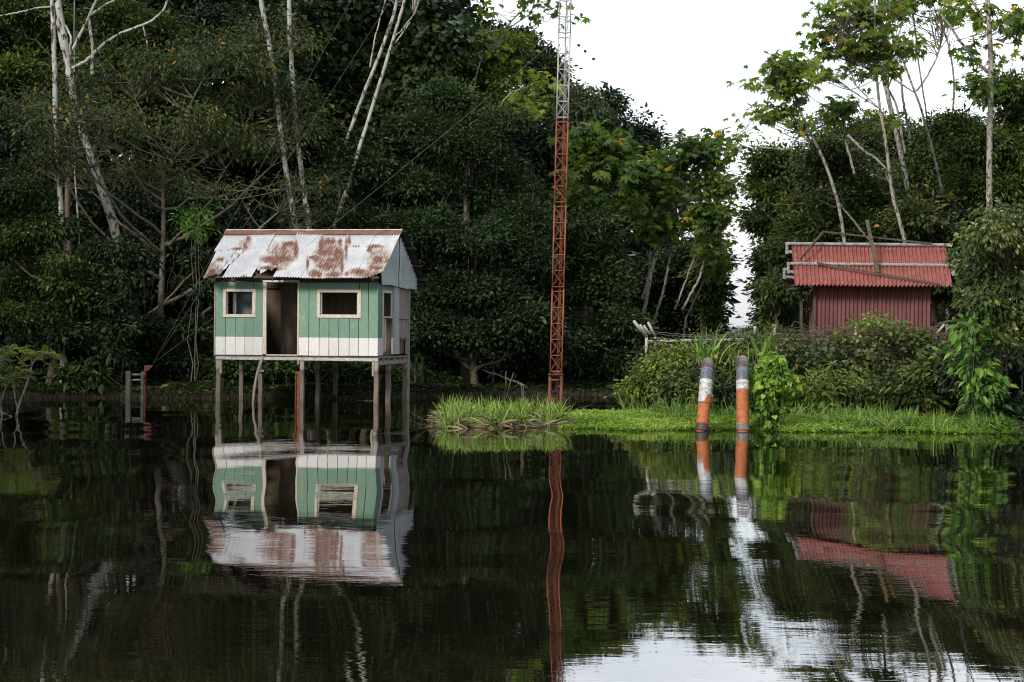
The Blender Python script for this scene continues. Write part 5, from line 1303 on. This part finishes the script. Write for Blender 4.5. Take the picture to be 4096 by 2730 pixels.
# vine-covered post with heart-shaped leaves
Y = 40.9; base = P(3090, 1712, Y); base[2] = 0
t = thing('vine_covered_post', 'post wrapped in bright heart-shaped vine leaves standing right of the pipes', 'vine', base)
bl = [(c-base, r) for c, r in blobs_m([(3095,1448,18,20,0),(3085,1485,34,34,0),(3075,1530,46,42,0),(3068,1575,34,40,0),(3105,1570,38,50,.1),(3066,1640,22,45,0),(3095,1635,28,50,.1),(3140,1535,14,36,.1),(3072,1690,20,20,0)], Y, 0, .8)]
cm = MB(); cc = crown(cm, bl[:4]+bl[7:8], 1500, .105, HEART, cn=5, cr=.05, tint=.5, tv=.25, droop=1.0, accent=.0, thr=-3, inner=.75, upn=.2)
crown(cm, bl[4:], 1000, .085, HEART, cn=5, cr=.06, tint=.42, tv=.3, droop=1.0, accent=.03, thr=-3, inner=.6, upn=.2)
cm.build('leaves', M['leaf_heart'], t)
mb = MB(); mb.tube([(0, .05, -.6), (.02, .05, .6), (.03, .05, 1.15)], .045, 8)
mb.build('post', M['wood_grey'], t); mb = MB()
for k in range(22): a = np.array([rng.normal(0, .07), rng.normal(.0, .06), 0.0]); mb.tube(wig(a, a+[rng.normal(0, .1), 0, rng.uniform(.5, 1.25)], 12, .02), .006, 5)
mb.build('vine_stems', M['vine_dry'], t)

# sapling with feathery leaves, lower left
def sapling(label, stems, tufts, Y):
    q0 = pxpath(stems[0][0], Y); base = q0[-1].copy(); base[2] = 0
    t = thing('feathery_sapling', label, 'sapling', base, 0, 'feathery saplings at the left edge')
    mb = MB(); k = mpp(Y); src = []
    for i, (path, w0, w1) in enumerate(stems):
        q = pxpath(path, Y)
        if i == 0: q = np.vstack([q, q[-1]+[-.02, 0, -.5]])
        q = dense(q-base, 24, .003); mb.tube(q, np.linspace(w0, w1, 24)*k/2, 7); src.append(q[:6])
    src = np.vstack(src)
    fm = MB()
    for (px, py, rx, ry, n) in tufts:
        c = P(px, py, Y)-base
        pos = c + rng.normal(size=(n, 3))*np.array([rx*k*.5, .16, ry*k*.45]); d = nrm(pos-c+rng.normal(0, .05, (n, 3)))
        D = d*np.array([1, 1, .3]) + np.array([0, 0, .12]) + rng.normal(0, .2, (n, 3))
        fm.inst(FROND, pos, D, np.array([0, 0, 1.])+rng.normal(0, .2, (n, 3)), rng.uniform(.18, .29, n), np.clip(rng.normal(.8, .15, n), 0, .98))
        for p in pos[:max(5, n//5)]:
            s_ = src[np.argmin(np.linalg.norm(src-p, axis=1))]; mb.tube(wig(s_, p, 6, .01), np.linspace(.009, .003, 6), 4, False)
    mb.build('stem', M['bark_grey'], t, True); fm.build('fronds', M['leaf_yellow'], t)
sapling('slender sapling with one flat feathery crown standing in the water', [([(130,1450),(118,1500),(95,1570),(75,1620),(68,1650),(62,1682)], 7, 12), ([(52,1530),(58,1580),(66,1620),(70,1640)], 4, 5), ([(140,1445),(126,1462)], 4, 5)],
        [(140,1415,40,14,22),(180,1410,45,12,20),(215,1420,25,12,12),(130,1435,25,10,9)], 43.9)
sapling('leafier sapling cut by the left edge with yellow tips', [([(-10,1480),(-6,1560),(2,1640),(12,1682)], 6, 10), ([(50,1500),(20,1560),(0,1620)], 4, 5), ([(8,1650),(30,1660),(56,1671)], 5, 4)],
        [(20,1400,40,22,26),(25,1450,35,22,22),(60,1490,45,16,22),(20,1515,45,16,20),(-40,1440,40,40,26)], 43.8)

# ------------------------------------------------------------------ grasses and ground cover (uncountable)
def scatter(n, fx, fy): return np.stack([fx(n), fy(n), np.zeros(n)], 1)
# bright floating mat
n = 60000
x = rng.uniform(.9, 9.6, n); y = rng.uniform(39.9, 46, n)
front = 40.45 + .30*np.sin(x*1.9) + .22*np.sin(x*4.3+1) + .12*np.sin(x*13) - .25*np.exp(-((x-8.2)/1)**2)
back = np.interp(x, [.9, 1.5, 3, 4, 9], [43.0, 46.0, 47.5, 45.5, 44.5])
left = 1.05 + .25*np.sin(y*2.3) + (y-41)*.02
m = (y > front) & (y < back) & (x > left)
pm = np.stack([x[m], y[m], np.zeros(m.sum())], 1)
hh_ = .05 + .10*smooth(0, .9, pm[:, 1]-front[m]) + .04*np.sin(pm[:, 0]*3)*np.sin(pm[:, 1]*4)
pm[:, 2] = np.maximum(hgt(pm[:, 0], pm[:, 1]), 0) + hh_*rng.random(len(pm))**.5
mb = MB()
k = len(pm); az = rng.uniform(0, 2*np.pi, k); D = np.stack([np.cos(az), np.sin(az), rng.normal(.15, .35, k)], 1)
ti = np.clip(.52+.22*np.sin(pm[:, 0]*1.7+np.sin(pm[:, 1]))*np.sin(pm[:, 1]*1.6+pm[:, 0]*.7) - .22*smooth(6.3, 8.6, pm[:, 0])+rng.normal(0, .2, k), 0, .98)
mb.inst(SLIM, pm, D, np.array([0, 0, 1.])+rng.normal(0, .35, (k, 3)), rng.uniform(.05, .11, k), ti, rng.uniform(.06, .12, k))
h2 = rng.choice(k, 9000, replace=False)
grass(mb, pm[h2]*[1, 1, .6], rng.uniform(.08, .18, 9000), SHORTB, ti[h2], .4)
tag(mb.build('floating_plants', M['mat_green']), 'bright green floating plants along the right bank', 'water plants', None, 'stuff')
# green skin lying on the water under and before the mat
# clump of tall grass at the mast foot
def clumps(name, label, cat, cs, n, L, mat, sprd=.12, tint=.5, tpl=BLADES, tv=.2, lean=.25, kind='stuff', z0=0.0):
    mb = MB(); cs = np.array(cs, float); k = rng.integers(0, len(cs), n)
    Pn = cs[k] + rng.normal(size=(n, 3))*np.array([sprd, sprd, 0]); Pn[:, 2] += z0
    grass(mb, Pn, L*rng.uniform(.45, 1.15, n), tpl, np.clip(tint+rng.normal(0, tv, n), 0, 1), lean)
    return tag(mb.build(name, M[mat]), label, cat, None, kind)
cs = []
for i in range(46):
    px = rng.uniform(1770, 2290); t_ = (px-1770)/520; cs.append(P(px, rng.uniform(1662, 1716), 42)*0 + np.array([(px-CX)*41.6/F, 0, 0]) + np.array([0, rng.uniform(40.3, 43.6), 0]))
clumps('tall_grass', 'tuft of tall light green grass growing in the water around the mast foot', 'grass', cs, 2300, .56, 'grass', .055, .5, lean=.42, tv=.24)
cs2 = [c+np.array([0, -.15, 0]) for c in cs]
mb = MB(); n = 1100; k = rng.integers(0, len(cs), n); b0 = np.array(cs)[k]+rng.normal(size=(n, 3))*[.14, .12, 0]; b0[:, 2] = np.abs(rng.normal(.05, .05, n))
az = rng.uniform(0, 6.28, n); D = np.stack([np.cos(az), np.sin(az)*.6, rng.normal(.05, .22, n)], 1)
mb.inst(SLIM, b0, D, np.array([0, 0, 1.])+rng.normal(0, .5, (n, 3)), rng.uniform(.15, .45, n), np.clip(rng.normal(.8, .2, n), 0, 1), .035)
tag(mb.build('dead_grass', M['straw']), 'bleached dead stalks tangled at the foot of the tall grass', 'dead grass', None, 'stuff')
mb = MB()
for k in range(60):
    c = P(rng.uniform(1725, 1860), 1700, 41)*[1, 1, 0]+[0, rng.uniform(-.5, 1.2), -.05]; tip = c+[rng.normal(.0, .22), rng.normal(0, .15), rng.uniform(.1, .42)]; q = wig(c, tip, 7, .02); mb.tube(q, np.linspace(.005, .002, 7), 4, False)
for k in range(45):
    c = P(rng.uniform(2100, 2290), 1640, 47)*[1, 1, 0]+[0, rng.uniform(-1, 1.), .0]; tip = c+[rng.normal(-.3, .3), rng.normal(0, .3), rng.uniform(.15, .6)]; q = wig(c, tip, 8, .03); mb.tube(q, np.linspace(.006, .002, 8), 4, False)
for (a, b) in [((2018,1600),(2026,1485)),((2020,1610),(2054,1492)),((2088,1640),(2087,1532)),((2096,1640),(2094,1540))]:
    q = wig(P(*a, 41.5), P(*b, 41.5), 8, .006); mb.tube(q, np.r_[np.full(4, .004), np.full(4, .010)], 5)
tag(mb.build('dry_stalks', M['straw']), 'thin dry stalks sticking out of the water round the tall grass', 'stalks', None, 'stuff')
# grass along the right bank edge and between the bushes
cs = [np.array([rng.uniform(6.3, 9.4), rng.uniform(40.6, 42.2), .05]) for _ in range(34)]
clumps('bank_grass', 'light green blades growing at the water edge below the right bushes', 'grass', cs, 1500, .40, 'grass', .09, .34, lean=.4, tv=.26)
cs = [np.array([rng.uniform(3.0, 4.2), rng.uniform(43, 46), .1]) for _ in range(30)]+[np.array([rng.uniform(4.2, 7.5), rng.uniform(42.5, 44.5), .1]) for _ in range(40)]
clumps('shade_grass', 'broad blades in the shade behind the floating plants', 'grass', cs, 700, .46, 'grass', .14, .25)
for lb, px, py, n_, L in [('tall reed clump above the fence rail between the two pipes', 2830, 1400, 60, .85), ('reed clump by the fence above the right pipe', 2960, 1400, 34, .62), ('thin tall reed shoots left of the shed', 3060, 1400, 24, 1.1), ('reed shoots at the far left corner of the fence', 2540, 1600, 30, .7)]:
    b_ = P(px, py, 47.6); t = thing('reed_clump', lb, 'reeds', b_*[1, 1, 0], 0, 'reed clumps by the fence')
    mb = MB(); Pn = np.array([0, 0, b_[2]-.35])+rng.normal(size=(n_, 3))*[.16, .12, .05]; grass(mb, Pn, L*rng.uniform(.6, 1.1, n_), BLADES[:4], np.clip(rng.normal(.35, .18, n_), 0, 1), .22)
    mb.build('blades', M['grass'], t); mb = MB()
    for k in range(12): a = np.array([rng.normal(0, .12), rng.normal(0, .08), -.05]); mb.tube([a, a+[rng.normal(0, .08), 0, b_[2]*.6], a+[rng.normal(0, .12), 0, b_[2]]], .006, 4)
    mb.build('canes', M['straw'], t)
# dry vines smothering the fence
mb = MB()
for k in range(900):
    px = rng.uniform(2600, 3860); py = rng.uniform(1340, 1560); a = P(px, py, 48.7+rng.uniform(-.15, .25)); L = rng.uniform(.15, .7)
    ang = rng.normal(-1.4, .7); b = a+np.array([math.cos(ang)*L, rng.normal(0, .08), math.sin(ang)*L])
    if b[2] < .05: b[2] = .05
    q = wig(a, b, 7, .035); mb.tube(q, .0045, 3, False, rng.random())
for k in range(500):
    px = rng.uniform(3090, 3860); py = rng.uniform(1320, 1410); a = P(px, py, 48.7+rng.uniform(-.15, .3)); L = rng.uniform(.2, .8)
    ang = rng.normal(0, .5)+(3.14 if rng.random() < .5 else 0); b = a+np.array([math.cos(ang)*L, rng.normal(0, .1), math.sin(ang)*L*.6])
    mb.tube(wig(a, b, 8, .04), .0045, 3, False, rng.random())
tag(mb.build('dry_vines', M['vine_dry']), 'brown dry vines hanging all over the wire fence', 'dry vines', None, 'stuff')
mb = MB(); bl = blobs_m([(x_, y_, 70, 50) for x_ in range(2640, 3880, 70) for y_ in (1390, 1460, 1530)], 49.4, .2, .5)
crown(mb, bl, 30000, .085, LEAF, cn=6, cr=.16, tint=.62, tv=.28, droop=.6, thr=-.3, accent=.01, inner=.1)
crown(mb, blobs_m([(x_, y_, 60, 30) for x_ in range(2650, 3880, 75) for y_ in (1400, 1450)], 48.4, .15, .5), 5200, .09, HEART, cn=5, cr=.14, tint=.72, tv=.24, droop=.7, thr=.0, accent=.01, inner=.1)
tag(mb.build('vine_leaves', M['leaf_olive']), 'small vine leaves scattered through the wire fence', 'vine leaves', None, 'stuff')
# left bank litter and grass
n = 52000; x = rng.uniform(-15, 4, n); y = rng.uniform(53, 63, n); d = land(x, y); m = (d > -.25) & (d < 2.6)
Pn = np.stack([x[m], y[m], np.maximum(hgt(x[m], y[m]), 0)], 1); mb = MB()
grass(mb, Pn, rng.uniform(.07, .22, m.sum()), SHORTB+BLADES[2:], np.clip(rng.normal(.45, .28, m.sum()), 0, 1), .5)
tag(mb.build('bank_litter', M['dry_grass']), 'dry brown and green low growth on the left bank', 'grass', None, 'stuff')
n = 24000; x = rng.uniform(-15, 14, n); y = rng.uniform(54, 66, n); d = land(x, y); m = d > .45
Pn = np.stack([x[m], y[m], hgt(x[m], y[m])+.1*rng.random(m.sum())], 1)
x2 = rng.uniform(9, 24, 26000); y2 = rng.uniform(40.4, 62, 26000); Pn = np.vstack([Pn, np.stack([x2, y2, np.maximum(hgt(x2, y2), 0)+.12*rng.random(26000)], 1)[land(x2, y2) > .05]])
x2 = rng.uniform(-34, -14, 16000); y2 = rng.uniform(53, 66, 16000); Pn = np.vstack([Pn, np.stack([x2, y2, np.maximum(hgt(x2, y2), 0)+.12*rng.random(16000)], 1)[land(x2, y2) > .05]]); k = len(Pn); mb = MB(); az = rng.uniform(0, 6.28, k)
mb.inst(LEAF, Pn, np.stack([np.cos(az), np.sin(az), np.full(k, .35)], 1), np.array([0, 0, 1.])+rng.normal(0, .4, (k, 3)), rng.uniform(.1, .26, k), np.clip(rng.normal(.35, .2, k), 0, .9))
tag(mb.build('undergrowth', M['leaf_mid']), 'low leafy undergrowth on the forest floor', 'undergrowth', None, 'stuff')
# hanging vines and bare twigs in the left shade
mb = MB()
for k in range(230):
    px = rng.uniform(0, 2200); py = rng.uniform(850, 1350); a = P(px, py, 57.3+rng.uniform(0, 3) if px < 1500 else 60+rng.uniform(0, 2)); L = rng.uniform(.5, 2.2); b = a+np.array([rng.normal(0, .5), rng.normal(0, .2), -L])
    b[2] = max(b[2], .1); mb.tube(wig(a, b, 10, .06), rng.uniform(.005, .011), 4, False)
tag(mb.build('hanging_vines', M['vine_dry']), 'thin bare vines hanging in the shade of the left wood', 'vines', None, 'stuff')
mb = MB(); q = dense(np.array([P(1925, 1478, 60), P(1985, 1500, 60), P(2060, 1525, 60), P(2110, 1552, 60)]), 14, .01); mb.tube(q, np.linspace(.02, .045, 14), 7)
for k in range(8): a = q[rng.integers(2, 13)]; mb.tube(wig(a, a+[rng.normal(0, .15), 0, rng.uniform(-.4, .3)], 6, .02), .008, 4)
tag(mb.build('fallen_branch', M['bark_grey'], smooth=True), 'fallen grey branch lying slantwise in the undergrowth left of the mast foot', 'branch')
mb = MB(); q = np.array([P(1395, 1616, 54.5), P(1430, 1607, 54.4), P(1470, 1603, 54.3), P(1520, 1610, 54.2)]); mb.tube(dense(q, 12, .008), .035, 7)
tag(mb.build('driftwood', M['bark_grey'], smooth=True), 'grey driftwood lying at the waterline between the right stilts of the house', 'driftwood')
# floating specks
mb = MB(); n = 420
fx = np.r_[rng.uniform(-10, 0, 200), rng.uniform(0, 8, 220)]; fy = np.r_[rng.uniform(42, 52, 200), rng.uniform(34, 40, 220)]
az = rng.uniform(0, 6.28, n); mb.inst(LEAF, np.stack([fx, fy, np.full(n, .006)], 1), np.stack([np.cos(az), np.sin(az), np.zeros(n)], 1), np.tile([0, 0, 1.], (n, 1)), rng.uniform(.015, .045, n), rng.uniform(.3, 1, n))
tag(mb.build('floating_specks', M['straw']), 'tiny dry leaves and specks floating on the water', 'floating leaves', None, 'stuff')
